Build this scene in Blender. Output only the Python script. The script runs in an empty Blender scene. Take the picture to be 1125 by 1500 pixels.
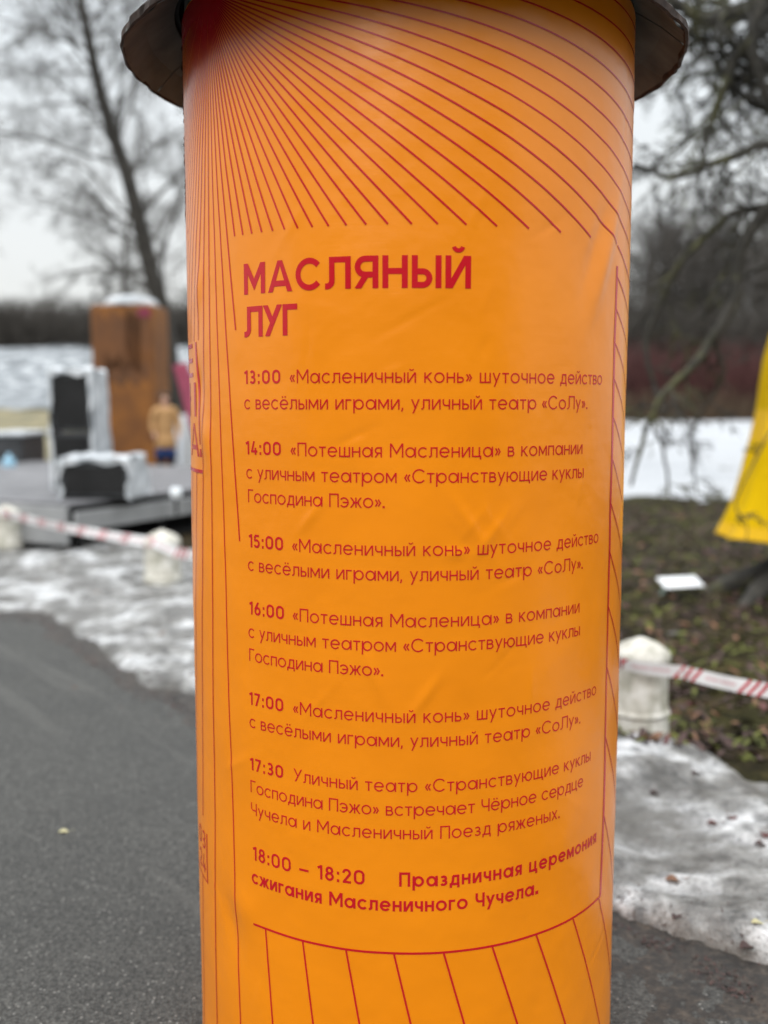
import bpy, math, random
import numpy as np
from mathutils import Vector, Matrix

sc = bpy.context.scene
# ============================ camera, sky, sun, exposure =========================================
EYE = 1.58
FPX, PITCH = 1463.84, .1083          # focal length in photo pixels, downward pitch
cam_d = bpy.data.cameras.new('camera')
cam = bpy.data.objects.new('camera', cam_d); sc.collection.objects.link(cam)
cam_d.sensor_fit = 'VERTICAL'; cam_d.sensor_height = 36; cam_d.sensor_width = 27
cam_d.lens = 36 * FPX / 1500
cam_d.clip_start = .05; cam_d.clip_end = 2000
cam.location = (0, 0, EYE); cam.rotation_euler = (math.pi / 2 - PITCH, 0, 0)
cam_d.dof.use_dof = True; cam_d.dof.focus_distance = 2.05; cam_d.dof.aperture_fstop = 1.5
sc.camera = cam

SUN_EL, SUN_AZ = math.radians(42), math.radians(200)     # soft light from behind and left of the viewer
world = bpy.data.worlds.new('World'); sc.world = world; world.use_nodes = True
nt = world.node_tree; nt.nodes.clear()
def wn(t): return nt.nodes.new(t)
sky = wn('ShaderNodeTexSky'); sky.sky_type = 'NISHITA'; sky.sun_disc = False
sky.sun_elevation = SUN_EL; sky.sun_rotation = SUN_AZ
tc = wn('ShaderNodeTexCoord'); sep = wn('ShaderNodeSeparateXYZ'); nt.links.new(tc.outputs['Generated'], sep.inputs[0])
rmp = wn('ShaderNodeValToRGB'); nt.links.new(sep.outputs['Z'], rmp.inputs[0])
e = rmp.color_ramp.elements
e[0].position = 0.0; e[0].color = (.415, .412, .392, 1)
e[1].position = 1.0; e[1].color = (1.3, 1.33, 1.38, 1)
m = e.new(.12); m.color = (.43, .438, .432, 1)
m = e.new(.36); m.color = (.465, .495, .515, 1)
m = e.new(.56); m.color = (.90, .92, .95, 1)
nz = wn('ShaderNodeTexNoise'); nz.inputs['Scale'].default_value = 2.2; nz.inputs['Detail'].default_value = 5
mp = wn('ShaderNodeMapping'); mp.inputs['Scale'].default_value = (1, 1, 2.6)
nt.links.new(tc.outputs['Generated'], mp.inputs[0]); nt.links.new(mp.outputs[0], nz.inputs['Vector'])
cr = wn('ShaderNodeMapRange'); cr.inputs[1].default_value = .3; cr.inputs[2].default_value = .7
cr.inputs[3].default_value = 18.2; cr.inputs[4].default_value = 20.0
nt.links.new(nz.outputs['Fac'], cr.inputs[0])
mul = wn('ShaderNodeVectorMath'); mul.operation = 'SCALE'
nt.links.new(rmp.outputs[0], mul.inputs[0]); nt.links.new(cr.outputs[0], mul.inputs['Scale'])
mixc = wn('ShaderNodeMix'); mixc.data_type = 'RGBA'; mixc.inputs[0].default_value = .93      # overcast veil over the clear sky
nt.links.new(sky.outputs[0], mixc.inputs[6]); nt.links.new(mul.outputs[0], mixc.inputs[7])
bg = wn('ShaderNodeBackground'); bg.inputs[1].default_value = .10
wo = wn('ShaderNodeOutputWorld')
nt.links.new(mixc.outputs[2], bg.inputs[0]); nt.links.new(bg.outputs[0], wo.inputs[0])

sun_d = bpy.data.lights.new('sun', 'SUN'); sun_d.energy = 1.5; sun_d.angle = math.radians(35); sun_d.color = (1, .97, .92)
sun = bpy.data.objects.new('sun', sun_d); sc.collection.objects.link(sun)
sd = Vector((math.cos(SUN_EL) * math.sin(SUN_AZ), math.cos(SUN_EL) * math.cos(SUN_AZ), math.sin(SUN_EL)))
sun.rotation_euler = sd.to_track_quat('Z', 'Y').to_euler()
sun.location = (0, 0, 30)
sc.view_settings.view_transform = 'Standard'; sc.view_settings.look = 'None'
sc.view_settings.exposure = .12; sc.view_settings.gamma = 1; sc.view_settings.use_curve_mapping = False

# ============================ helpers ============================================================
rng = random.Random(7)
cp_, sp_ = math.cos(PITCH), math.sin(PITCH)
def ray(x, y):
    a = (x - 562.5) / FPX; b = (y - 750) / FPX
    return (a, cp_ - b * sp_, -b * cp_ - sp_)
def on(x, y, z=0.0):
    "ground point (height z) seen at photo pixel x, y"
    d = ray(x, y); t = (z - EYE) / d[2]; return Vector((d[0] * t, d[1] * t, z))
def at(x, y, Y):
    "point at distance Y seen at photo pixel x, y"
    d = ray(x, y); t = Y / d[1]; return Vector((d[0] * t, Y, EYE + d[2] * t))

def tag(o, label=None, cat=None, group=None, kind=None):
    if label: o['label'] = label
    if cat: o['category'] = cat
    if group: o['group'] = group
    if kind: o['kind'] = kind
    return o
def empty(name, loc, rz=0):
    o = bpy.data.objects.new(name, None); sc.collection.objects.link(o)
    o.location = loc; o.rotation_euler = (0, 0, rz); o.empty_display_size = .2
    return o
def link(name, me, mat=None, parent=None, smooth=False):
    if mat: me.materials.append(mat)
    if smooth:
        for p in me.polygons: p.use_smooth = True
    o = bpy.data.objects.new(name, me); sc.collection.objects.link(o)
    if parent: o.parent = parent
    return o
def mesh(name, V, F, mat=None, parent=None, smooth=False):
    me = bpy.data.meshes.new(name); me.from_pydata([tuple(v) for v in V], [], F); me.update()
    return link(name, me, mat, parent, smooth)

def boxg(cx, cy, cz, sx, sy, sz, rz=0, V=None, F=None, bev=0.0):
    V = [] if V is None else V; F = [] if F is None else F
    n = len(V); c, s = math.cos(rz), math.sin(rz)
    hx, hy, hz = sx / 2, sy / 2, sz / 2
    if bev:
        b = min(bev, hx * .9, hy * .9, hz * .9)
        prof = [(-hz, b), (-hz + b, 0), (hz - b, 0), (hz, b)]
        rings = []
        for z, i in prof:
            X, Y = hx - i, hy - i
            k = b * .6
            r = [(-X + k, -Y), (X - k, -Y), (X, -Y + k), (X, Y - k), (X - k, Y), (-X + k, Y), (-X, Y - k), (-X, -Y + k)]
            rings.append([(cx + x * c - y * s, cy + x * s + y * c, cz + z) for x, y in r])
        for r in rings: V += r
        for a in range(3):
            for j in range(8): F.append((n + a * 8 + j, n + a * 8 + (j + 1) % 8, n + (a + 1) * 8 + (j + 1) % 8, n + (a + 1) * 8 + j))
        F.append(tuple(n + j for j in range(7, -1, -1))); F.append(tuple(n + 24 + j for j in range(8)))
        return V, F
    for z in (-hz, hz):
        for x, y in ((-hx, -hy), (hx, -hy), (hx, hy), (-hx, hy)):
            V.append((cx + x * c - y * s, cy + x * s + y * c, cz + z))
    F += [(n + 3, n + 2, n + 1, n), (n + 4, n + 5, n + 6, n + 7)] + [(n + i, n + (i + 1) % 4, n + 4 + (i + 1) % 4, n + 4 + i) for i in range(4)]
    return V, F

def lathe(prof, n=32, V=None, F=None, fn=None, c=(0, 0, 0)):
    V = [] if V is None else V; F = [] if F is None else F
    b = len(V)
    for r, z in prof:
        for j in range(n):
            a = 2 * math.pi * j / n
            rr = r * (fn(a, r, z) if fn else 1)
            V.append((c[0] + rr * math.cos(a), c[1] + rr * math.sin(a), c[2] + z))
    for i in range(len(prof) - 1):
        for j in range(n):
            F.append((b + i * n + j, b + i * n + (j + 1) % n, b + (i + 1) * n + (j + 1) % n, b + (i + 1) * n + j))
    return V, F

class Tubes:
    def __init__(s): s.V = []; s.F = []
    def add(s, pts, rad, k=4):
        b = len(s.V); n = len(pts)
        for i, p in enumerate(pts):
            t = (pts[min(i + 1, n - 1)] - pts[max(i - 1, 0)])
            if t.length < 1e-9: t = Vector((0, 0, 1))
            t.normalize()
            u = t.cross(Vector((.31, .87, .13))); u.normalize(); v = t.cross(u)
            r = rad[i]
            for j in range(k):
                a = 2 * math.pi * j / k
                s.V.append(p + u * (r * math.cos(a)) + v * (r * math.sin(a)))
        for i in range(n - 1):
            for j in range(k):
                s.F.append((b + i * k + j, b + i * k + (j + 1) % k, b + (i + 1) * k + (j + 1) % k, b + (i + 1) * k + j))
    def build(s, name, mat, parent=None, smooth=True):
        return mesh(name, s.V, s.F, mat, parent, smooth)

# smooth value noise on arrays
def vnoise(x, y, seed=0):
    x = np.asarray(x, float); y = np.asarray(y, float)
    xi = np.floor(x).astype(np.int64); yi = np.floor(y).astype(np.int64)
    fx = x - xi; fy = y - yi
    fx = fx * fx * (3 - 2 * fx); fy = fy * fy * (3 - 2 * fy)
    def hsh(a, b):
        h = (a * 374761393 + b * 668265263 + seed * 974711) & 0xffffffff
        h = ((h ^ (h >> 13)) * 1274126177) & 0xffffffff
        return ((h ^ (h >> 16)) & 0xffff) / 65535.0
    a = hsh(xi, yi); b = hsh(xi + 1, yi); c = hsh(xi, yi + 1); d = hsh(xi + 1, yi + 1)
    return (a * (1 - fx) + b * fx) * (1 - fy) + (c * (1 - fx) + d * fx) * fy
def fbm(x, y, oct=4, seed=0):
    t = 0; a = .5; s = 0
    for i in range(oct):
        t = t + a * vnoise(x * 2 ** i, y * 2 ** i, seed + i * 17); s += a; a *= .5
    return t / s

# ---- materials ----
def new_mat(name):
    m = bpy.data.materials.new(name); m.use_nodes = True
    return m, m.node_tree, m.node_tree.nodes['Principled BSDF']
def noise_node(t, scale, detail=4, vec=None, rough=.55):
    n = t.nodes.new('ShaderNodeTexNoise'); n.inputs['Scale'].default_value = scale
    n.inputs['Detail'].default_value = detail; n.inputs['Roughness'].default_value = rough
    if vec is not None: t.links.new(vec, n.inputs['Vector'])
    return n
def ramp(t, src, stops):
    r = t.nodes.new('ShaderNodeValToRGB'); t.links.new(src, r.inputs[0])
    el = r.color_ramp.elements
    while len(el) > 1: el.remove(el[-1])
    el[0].position = stops[0][0]; el[0].color = (*stops[0][1], 1)
    for p, c in stops[1:]:
        q = el.new(p); q.color = (*c, 1)
    return r
def mixn(t, fac, a, b, mode='MIX'):
    m = t.nodes.new('ShaderNodeMix'); m.data_type = 'RGBA'; m.blend_type = mode
    for s, i in ((fac, 0), (a, 6), (b, 7)):
        if isinstance(s, (int, float)): m.inputs[i].default_value = s
        elif isinstance(s, tuple): m.inputs[i].default_value = (*s, 1)
        else: t.links.new(s, m.inputs[i])
    return m.outputs[2]
def bump(t, p, src, strength=.3, dist=.01):
    b = t.nodes.new('ShaderNodeBump'); b.inputs['Strength'].default_value = strength; b.inputs['Distance'].default_value = dist
    t.links.new(src, b.inputs['Height']); t.links.new(b.outputs[0], p.inputs['Normal']); return b
def objvec(t):
    n = t.nodes.new('ShaderNodeTexCoord'); return n.outputs['Object']
def simple(name, c1, c2, scale=8, rough=.8, bstr=.2, bdist=.01, metal=0, detail=5, spec=.5, lo=.35, hi=.65):
    m, t, p = new_mat(name)
    v = objvec(t); n = noise_node(t, scale, detail, v)
    r = ramp(t, n.outputs['Fac'], [(lo, c1), (hi, c2)])
    t.links.new(r.outputs[0], p.inputs['Base Color'])
    p.inputs['Roughness'].default_value = rough; p.inputs['Metallic'].default_value = metal
    p.inputs['Specular IOR Level'].default_value = spec
    if bstr: bump(t, p, n.outputs['Fac'], bstr, bdist)
    return m
# ---- stroke lettering: every glyph is a set of pen strokes (cap height 1) -------------------------
def arc(cx, cy, rx, ry, a0, a1, n=None):
    n = n or max(4, int(abs(a1 - a0) / 12))
    return [(cx + rx * math.cos(math.radians(a0 + (a1 - a0) * i / n)),
             cy + ry * math.sin(math.radians(a0 + (a1 - a0) * i / n))) for i in range(n + 1)]

def bowl_right(x0, x1, yb, yt):
    """closed-end bowl: from (x0,yt) right, round and back to (x0,yb)"""
    r = (yt - yb) / 2
    cx = max(x0, x1 - r)
    return [(x0, yt)] + arc(cx, (yt + yb) / 2, x1 - cx, r, 90, -90, 12) + [(x0, yb)]

def glyph(ch, w):
    """returns (width, strokes); a stroke is (points, clip or None)"""
    h = w / 2
    X = .735
    S = []
    def st(pts, clip=None): S.append((pts, clip))
    up = ch.isupper()
    c = ch.lower()
    T = 1.0 if up else X
    full = (0, T)
    if ch == ' ': return .30, []
    if ch in 'Нн':
        W = .79 if up else .61
        st([(h, 0), (h, T)]); st([(W - h, 0), (W - h, T)]); st([(h, T * .52), (W - h, T * .52)])
    elif c in 'ий':
        W = .82 if up else .63
        st([(h, 0), (h, T)]); st([(W - h, 0), (W - h, T)])
        st([(h * 1.1, -.08 * T + .04), (W - h * 1.1, T * 1.08 - .04)], full)
        if c == 'й':
            st(arc(W / 2, T + .235 + h * .5, .115 + h * .3, .095 + h * .3, 185, 355, 10), ('w', .72))
    elif c == 'п':
        W = .74 if up else .58
        st([(h, 0), (h, T)]); st([(W - h, 0), (W - h, T)]); st([(h, T - h), (W - h, T - h)])
    elif c == 'г':
        W = .56 if up else .44
        st([(h, 0), (h, T)]); st([(h, T - h), (W, T - h)])
    elif c == 'л':
        W = .84 if up else .61
        x = W * .26
        st([(W - h, 0), (W - h, T)]); st([(x - h, T - h), (W - h, T - h)])
        st([(x, T - h), (x, T * .34)] + arc(x - T * .17, T * .26, T * .17, T * .26 - h, 0, -90, 6) + [(-.01, h)])
    elif c == 'м':
        W = .96 if up else .77
        st([(h, 0), (h, T)]); st([(W - h, 0), (W - h, T)])
        m = T * (.30 if up else .22)
        st([(h * .9, T * 1.02), (W / 2, m), (W - h * .9, T * 1.02)], full)
    elif c == 'а' and up:
        W = .95
        st([(h * .9, -.03), (W / 2, 1.0 + h * .4), (W - h * .9, -.03)], full); st([(.19, .27), (W - .19, .27)])
    elif c in 'ар':
        rx = T * .485
        W = 2 * rx + .06
        st([(q[0], q[1]) for q in arc(rx if c == 'а' else W - rx, T / 2, rx - h, T / 2 - h + .005, 0, 360, 26)])
        if c == 'а': st([(W - h, 0), (W - h, T)])
        else: st([(h, -.27), (h, T)])
    elif c == 'о':
        rx = .50 if up else .375
        W = 2 * rx
        st(arc(rx, T / 2, rx - h, T / 2 - h + .008, 0, 360, 28))
    elif c == 'с':
        rx = .50 if up else .365
        W = rx * 1.86 if up else rx * 1.82
        a = 40 if up else 42
        st(arc(rx, T / 2, rx - h, T / 2 - h + .01, a, 360 - a, 24))
    elif c == 'э':
        rx = .36
        W = rx * 1.80
        st(arc(W - rx, T / 2, rx - h, T / 2 - h + .01, 142, -142, 24)); st([(W - rx - .10, T / 2), (W - h, T / 2)])
    elif c in 'её':
        rx = .37
        W = 2 * rx
        st([(h, T / 2), (W - h, T / 2)]); st(arc(rx, T / 2, rx - h, T / 2 - h + .01, 0, 322, 26))
        if c == 'ё':
            for d in (-.12, .12): st([(rx + d, T + .12), (rx + d, T + .12 + w * 1.15)])
    elif c == 'ь' or c == 'ы':
        W0 = .64 if up else .50
        t = T * .60
        st([(h, 0), (h, T)]); st(bowl_right(h, W0 - h, h, t - h))
        W = W0
        if c == 'ы':
            W = W0 + .10 + w
            st([(W - h, 0), (W - h, T)])
    elif c == 'в':
        W = .55
        st([(h, 0), (h, T)]); st(bowl_right(h, W - h - .045, T * .52, T - h)); st(bowl_right(h, W - h, h, T * .52 + .004))
    elif c == 'к':
        W = .56
        st([(h, 0), (h, T)]); st([(W - h * .6, T + .03), (h + .04, T * .45)], full); st([(.20, T * .56), (W - h * .4, -.03)], full)
    elif c in 'шщ':
        W = .84
        for x in (h, W / 2, W - h): st([(x, 0), (x, T)])
        st([(h, h), (W - h, h)])
        if c == 'щ':
            st([(W - h, h), (W + .09, h)]); st([(W + .09 - h, h), (W + .09 - h, -.17)]); W += .09
    elif c == 'ц':
        W = .60
        for x in (h, W - h): st([(x, 0), (x, T)])
        st([(h, h), (W + .10, h)]); st([(W + .10 - h, h), (W + .10 - h, -.17)]); W += .10
    elif c == 'ч':
        W = .66 if up else .55
        y = T * .40
        st([(W - h, 0), (W - h, T)]); st([(h, T), (h, T * .66)] + arc(h + .20, T * .66, .20, T * .66 - y, 180, 270, 6) + [(W - h, y)])
    elif c == 'у':
        W = .74 if up else .60
        b = 0 if up else -.27
        k = .36 if up else .02
        st([(h * .7, T + .03), (W * .54, k + (.02 if up else .03))], (b, T))
        q = .03 if up else 0
        st([(W - h * .7, T + .03), (W * .20 if up else W * .22, b - .02)], (b, T))
    elif c == 'т':
        W = .54
        st([(0, T - h), (W, T - h)]); st([(W / 2, 0), (W / 2, T)])
    elif c == 'д':
        W = .68
        st([(0, h), (W, h)]); st([(h, h), (h, -.17)]); st([(W - h, h), (W - h, -.17)])
        st([(W - .10, h), (W - .10, T)]); st([(.21, T - h), (W - .10, T - h)])
        st([(.235, T - h), (.225, T * .5), (.17, T * .2), (.10, h)])
    elif c == 'я':
        W = .75 if up else .53
        m = T * .42
        st([(W - h, 0), (W - h, T)])
        b = bowl_right(h, W - h, m, T - h)
        st([(W - x, y) for x, y in b]); st([(W * .50, m), (h * .8, -.03)], full)
    elif c == 'ж':
        W = .84
        st([(W / 2, 0), (W / 2, T)]); st([(W * .22, T / 2 + .01), (W * .78, T / 2 + .01)])
        for s in (-1, 1):
            st([(W / 2 + s * (W / 2 - h * .5), T + .03), (W / 2 + s * .10, T * .50)], full)
            st([(W / 2 + s * .10, T * .53), (W / 2 + s * (W / 2 - h * .3), -.03)], full)
    elif c in 'з3':
        W = .50 if c == 'з' else .60
        T = X if c == 'з' else 1.0
        r1 = (T - w) * .25; ry2 = (T - w) * .5 - r1
        st(arc(W * .47, T - h - r1, W * .40 - h * .5, r1, 150, -90, 12)); st(arc(W * .47, h + ry2, W * .53 - h, ry2, 90, -150, 12))
        st([(W * .30, T - h - 2 * r1), (W * .5, T - h - 2 * r1)])
    elif c == 'ю':
        W = .94
        rx = .34
        st([(h, 0), (h, T)]); st([(h, T / 2), (W - 2 * rx + h, T / 2)]); st(arc(W - rx, T / 2, rx - h, T / 2 - h + .008, 0, 360, 26))
    elif c == 'х':
        W = .58
        st([(h * .7, T + .03), (W - h * .7, -.03)], full); st([(W - h * .7, T + .03), (h * .7, -.03)], full)
    elif ch == '0':
        W = .72
        st(arc(W / 2, .67, W / 2 - h, .33 - h, 0, 180, 12) + arc(W / 2, .33, W / 2 - h, .33 - h, 180, 360, 12) + [(W - h, .67)])
    elif ch == '1':
        W = .34
        st([(W - h, 0), (W - h, 1)]); st([(0, .80), (W - h, 1 - h * 1.0)], (0, 1))
    elif ch == '2':
        W = .60
        r = .5 * W - h
        st([(h, .70)] + arc(W / 2, 1 - h - r, r, r, 180, -30, 12) + [(h * 1.2, h)]); st([(h * .4, h), (W, h)])
    elif ch == '4':
        W = .64
        st([(W * .52, 1.03), (h, .24)], (0, 1)); st([(0, .24), (W, .24)]); st([(W * .70, 0), (W * .70, .52)])
    elif ch == '5':
        W = .60
        st([(W - .07, 1 - h), (.09, 1 - h)]); st([(.11, 1 - h), (.085, .52)])
        st([(.085, .55)] + arc(W * .45, .33, W * .55 - h, .33 - h, 115, -150, 16))
    elif ch == '6':
        W = .64
        r = W / 2 - h
        st(arc(W / 2, .33, r, .33 - h, 0, 360, 24)); st([(W * .64, 1.02), (W * .10, .46)], (0, 1))
    elif ch == '7':
        W = .58
        st([(0, 1 - h), (W, 1 - h)]); st([(W - h * .9, 1 - h), (.16, -.03)], (0, 1))
    elif ch == '8':
        W = .62
        r1 = (1 - w) * .235; r2 = (1 - w) * .5 - r1
        st(arc(W / 2, 1 - h - r1, W * .44 - h, r1, 0, 360, 20)); st(arc(W / 2, h + r2, W / 2 - h, r2, 0, 360, 22))
    elif ch == ':':
        W = w * 1.25
        for y in (.0, X - w * 1.3): st([(W / 2, y), (W / 2, y + w * 1.25)])
    elif ch == '.':
        W = w * 1.5
        st([(W / 2 - w * .25, 0), (W / 2 - w * .25, w * 1.5)]); st([(W / 2 + w * .25, 0), (W / 2 + w * .25, w * 1.5)])
    elif ch == ',':
        W = w * 1.2
        st([(W / 2 + .01, w * 1.25), (W / 2, 0), (W / 2 - .05, -.14)])
    elif ch == '!':
        W = w * 1.2
        st([(W / 2, 0), (W / 2, w)]); st([(W / 2, .12), (W / 2, 1)])
    elif ch in '«»':
        W = .46
        for d in (0, .20):
            a = [(d + .20, X * .84), (d + .05, X * .50), (d + .20, X * .16)]
            if ch == '»': a = [(W - x, y) for x, y in a]
            st(a)
    elif ch == '—':
        W = .72
        st([(0, X * .52), (W, X * .52)])
    else:
        raise ValueError(ch)
    return W, S

def clip_poly(P, lo, hi):
    for lim, sgn in ((lo, 1), (hi, -1)):
        out = []
        for i in range(len(P)):
            a, b = P[i], P[(i + 1) % len(P)]
            da, db = (a[1] - lim) * sgn, (b[1] - lim) * sgn
            if da >= 0: out.append(a)
            if (da >= 0) != (db >= 0):
                t = da / (da - db)
                out.append((a[0] + (b[0] - a[0]) * t, a[1] + (b[1] - a[1]) * t))
        P = out
        if not P: return P
    return P

def ribbon(pts, w):
    """mitred outline of a pen stroke as a list of quads"""
    pts = [p for i, p in enumerate(pts) if i == 0 or math.dist(p, pts[i - 1]) > 1e-5]
    n = len(pts)
    closed = n > 3 and math.dist(pts[0], pts[-1]) < 1e-6
    L, Rr = [], []
    for i in range(n):
        a = pts[i - 1] if i > 0 else (pts[-2] if closed else None)
        b = pts[i + 1] if i < n - 1 else (pts[1] if closed else None)
        p = pts[i]
        ds = []
        for u, v in ((a, p), (p, b)):
            if u is not None and v is not None:
                l = math.dist(u, v)
                if l > 1e-9: ds.append(((v[0] - u[0]) / l, (v[1] - u[1]) / l))
        nx = -sum(d[1] for d in ds); ny = sum(d[0] for d in ds)
        l = math.hypot(nx, ny); nx /= l; ny /= l
        k = max(.45, nx * -ds[0][1] + ny * ds[0][0])
        L.append((p[0] + nx * w / 2 / k, p[1] + ny * w / 2 / k)); Rr.append((p[0] - nx * w / 2 / k, p[1] - ny * w / 2 / k))
    return [[Rr[i], Rr[i + 1], L[i + 1], L[i]] for i in range(n - 1)]

def set_text(text, w, size, s0, z0, s1=None, track=.13, w2=None, nbold=0):
    """polygons (in metres on the unrolled poster) of a line of lettering from s0 to s1"""
    gl = [(ch, glyph(ch, (w2 if i < nbold else w)), (w2 if i < nbold else w)) for i, ch in enumerate(text)]
    tot = sum(g[0] for _, g, _ in gl); n = len(gl) - 1
    if s1 is not None:
        track = ((s1 - s0) / size - tot) / n
    polys = []; x = 0
    for ch, (W, S), ww in gl:
        for k, (pts, clip) in enumerate(S):
            kw = 1
            if clip and clip[0] == 'w': kw = clip[1]; clip = None
            for q in ribbon(pts, ww * kw):
                if clip: q = clip_poly(q, clip[0], clip[1])
                if len(q) > 2:
                    polys.append(([(s0 + (x + a) * size, z0 + b * size) for a, b in q], k))
        x += W + track
    return polys, track
# ============================ materials ==========================================================
M = {}
def build_materials():
    # asphalt with pale aggregate
    m, t, p = new_mat('asphalt'); v = objvec(t)
    big = noise_node(t, 1.6, 6, v, .65); fine = noise_node(t, 90, 3, v); 
    vor = t.nodes.new('ShaderNodeTexVoronoi'); vor.inputs['Scale'].default_value = 150; t.links.new(v, vor.inputs['Vector'])
    base = ramp(t, big.outputs['Fac'], [(.3, (.046, .046, .042)), (.7, (.073, .073, .067))])
    gr = ramp(t, fine.outputs['Fac'], [(.35, (.45, .45, .45)), (.68, (1.5, 1.5, 1.5))])
    c = mixn(t, 1.0, base.outputs[0], gr.outputs[0], 'MULTIPLY')
    # single pale stones
    vor2 = t.nodes.new('ShaderNodeTexVoronoi'); vor2.inputs['Scale'].default_value = 95; t.links.new(v, vor2.inputs['Vector'])
    sel = t.nodes.new('ShaderNodeSeparateColor'); t.links.new(vor2.outputs['Color'], sel.inputs[0])
    s1 = ramp(t, sel.outputs[0], [(.86, (0, 0, 0)), (.93, (1, 1, 1))])
    s2 = ramp(t, vor2.outputs['Distance'], [(.25, (1, 1, 1)), (.42, (0, 0, 0))])
    s = mixn(t, 1.0, s1.outputs[0], s2.outputs[0], 'MULTIPLY')
    c = mixn(t, s, c, (.21, .205, .19))
    # long worn scuffs
    m0 = t.nodes.new('ShaderNodeMapping'); m0.inputs['Rotation'].default_value = (0, 0, math.radians(52)); t.links.new(v, m0.inputs[0])
    mp = t.nodes.new('ShaderNodeMapping'); mp.inputs['Scale'].default_value = (.28, 5, 1)
    t.links.new(m0.outputs[0], mp.inputs[0]); sc_ = noise_node(t, 1.0, 3, mp.outputs[0])
    s3 = ramp(t, sc_.outputs['Fac'], [(.58, (0, 0, 0)), (.72, (.36, .36, .36))])
    c = mixn(t, s3.outputs[0], c, (.135, .132, .12))
    t.links.new(c, p.inputs['Base Color'])
    p.inputs['Specular IOR Level'].default_value = .3; rg = ramp(t, big.outputs['Fac'], [(.3, (.6,) * 3), (.7, (.8,) * 3)]); t.links.new(rg.outputs[0], p.inputs['Roughness'])
    bump(t, p, vor.outputs['Distance'], .7, .006)
    M['asphalt'] = m
    # earth with moss and litter
    m, t, p = new_mat('earth'); v = objvec(t)
    a = noise_node(t, 1.1, 6, v); b = noise_node(t, 9, 6, v, .7); f = noise_node(t, 40, 3, v)
    c1 = ramp(t, b.outputs['Fac'], [(.3, (.008, .006, .004)), (.5, (.026, .020, .011)), (.7, (.072, .055, .034))])
    c2 = ramp(t, b.outputs['Fac'], [(.3, (.012, .011, .005)), (.55, (.036, .036, .009)), (.7, (.085, .085, .020))])
    fm = ramp(t, a.outputs['Fac'], [(.42, (0, 0, 0)), (.62, (1, 1, 1))])
    c = mixn(t, fm.outputs[0], c1.outputs[0], c2.outputs[0])
    q_ = noise_node(t, 3.6, 6, v, .75); qr = ramp(t, q_.outputs['Fac'], [(.36, (.35, .33, .30)), (.5, (.85, .82, .74)), (.64, (1.9, 1.75, 1.45))]); c = mixn(t, 1.0, c, qr.outputs[0], 'MULTIPLY')
    t.links.new(c, p.inputs['Base Color']); p.inputs['Roughness'].default_value = .9; p.inputs['Specular IOR Level'].default_value = .12
    bump(t, p, b.outputs['Fac'], .9, .05)
    M['earth'] = m
    # old granular snow
    def snow(name, lo, mid, hi, sc1=2.2, dirt=.5, sss=0):
        m, t, p = new_mat(name); v = objvec(t)
        a = noise_node(t, sc1, 6, v, .62); b = noise_node(t, 60, 4, v, .6); d = noise_node(t, 26, 5, v, .75)
        c = ramp(t, a.outputs['Fac'], [(.36, lo), (.5, mid), (.62, hi)])
        gr = ramp(t, b.outputs['Fac'], [(.3, (.72,) * 3), (.62, (1.06,) * 3)])
        cc = mixn(t, 1.0, c.outputs[0], gr.outputs[0], 'MULTIPLY')
        e2 = noise_node(t, 13, 7, v, .72); er = ramp(t, e2.outputs['Fac'], [(.36, (.36,) * 3), (.5, (.92,) * 3), (.62, (1.22,) * 3)])
        if dirt > .1: cc = mixn(t, 1.0, cc, er.outputs[0], 'MULTIPLY')
        dm = ramp(t, d.outputs['Fac'], [(.60, (0, 0, 0)), (.70, (dirt,) * 3)])
        cc = mixn(t, dm.outputs[0], cc, (.06, .05, .04))
        at_ = t.nodes.new('ShaderNodeAttribute'); at_.attribute_name = 'thin'
        fin = noise_node(t, 120, 3, v, .7); fr_ = ramp(t, fin.outputs['Fac'], [(.30, (1, 1, 1)), (.40, (0, 0, 0))])
        cc = mixn(t, mixn(t, 1.0, fr_.outputs[0], (dirt, dirt, dirt), 'MULTIPLY'), cc, (.07, .06, .05))
        cc = mixn(t, at_.outputs['Fac'], cc, (.085, .080, .068))
        t.links.new(cc, p.inputs['Base Color']); p.inputs['Roughness'].default_value = .55
        mx = t.nodes.new('ShaderNodeMath'); mx.operation = 'ADD'
        t.links.new(a.outputs['Fac'], mx.inputs[0]); t.links.new(b.outputs['Fac'], mx.inputs[1])
        bump(t, p, mx.outputs[0], .55, .015)
        return m
    M['snow'] = snow('old_snow', (.085, .082, .074), (.26, .26, .248), (.60, .61, .61), 3.0, .9)
    M['snow_clean'] = snow('clean_snow', (.38, .40, .42), (.47, .49, .505), (.51, .53, .545), .12, .05)
    M['snow_hill'] = snow('distant_snow', (.07, .083, .088), (.20, .225, .24), (.50, .53, .545), .9, .7)
    # orange vinyl
    m, t, p = new_mat('orange_vinyl'); v = objvec(t)
    n = noise_node(t, 3.0, 3, v)
    c = ramp(t, n.outputs['Fac'], [(.3, (.815, .236, .0)), (.7, (.875, .260, .001))])
    t.links.new(c.outputs[0], p.inputs['Base Color'])
    p.inputs['Roughness'].default_value = .29; p.inputs['IOR'].default_value = 1.52
    mp = t.nodes.new('ShaderNodeMapping'); mp.inputs['Scale'].default_value = (14, 14, 420); t.links.new(v, mp.inputs[0])
    w1 = noise_node(t, 1.0, 2, mp.outputs[0])
    b1 = t.nodes.new('ShaderNodeBump'); b1.inputs['Strength'].default_value = .10; b1.inputs['Distance'].default_value = .001
    t.links.new(w1.outputs['Fac'], b1.inputs['Height'])
    w2 = noise_node(t, 6.5, 3, v)
    b2 = t.nodes.new('ShaderNodeBump'); b2.inputs['Strength'].default_value = .30; b2.inputs['Distance'].default_value = .012
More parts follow.
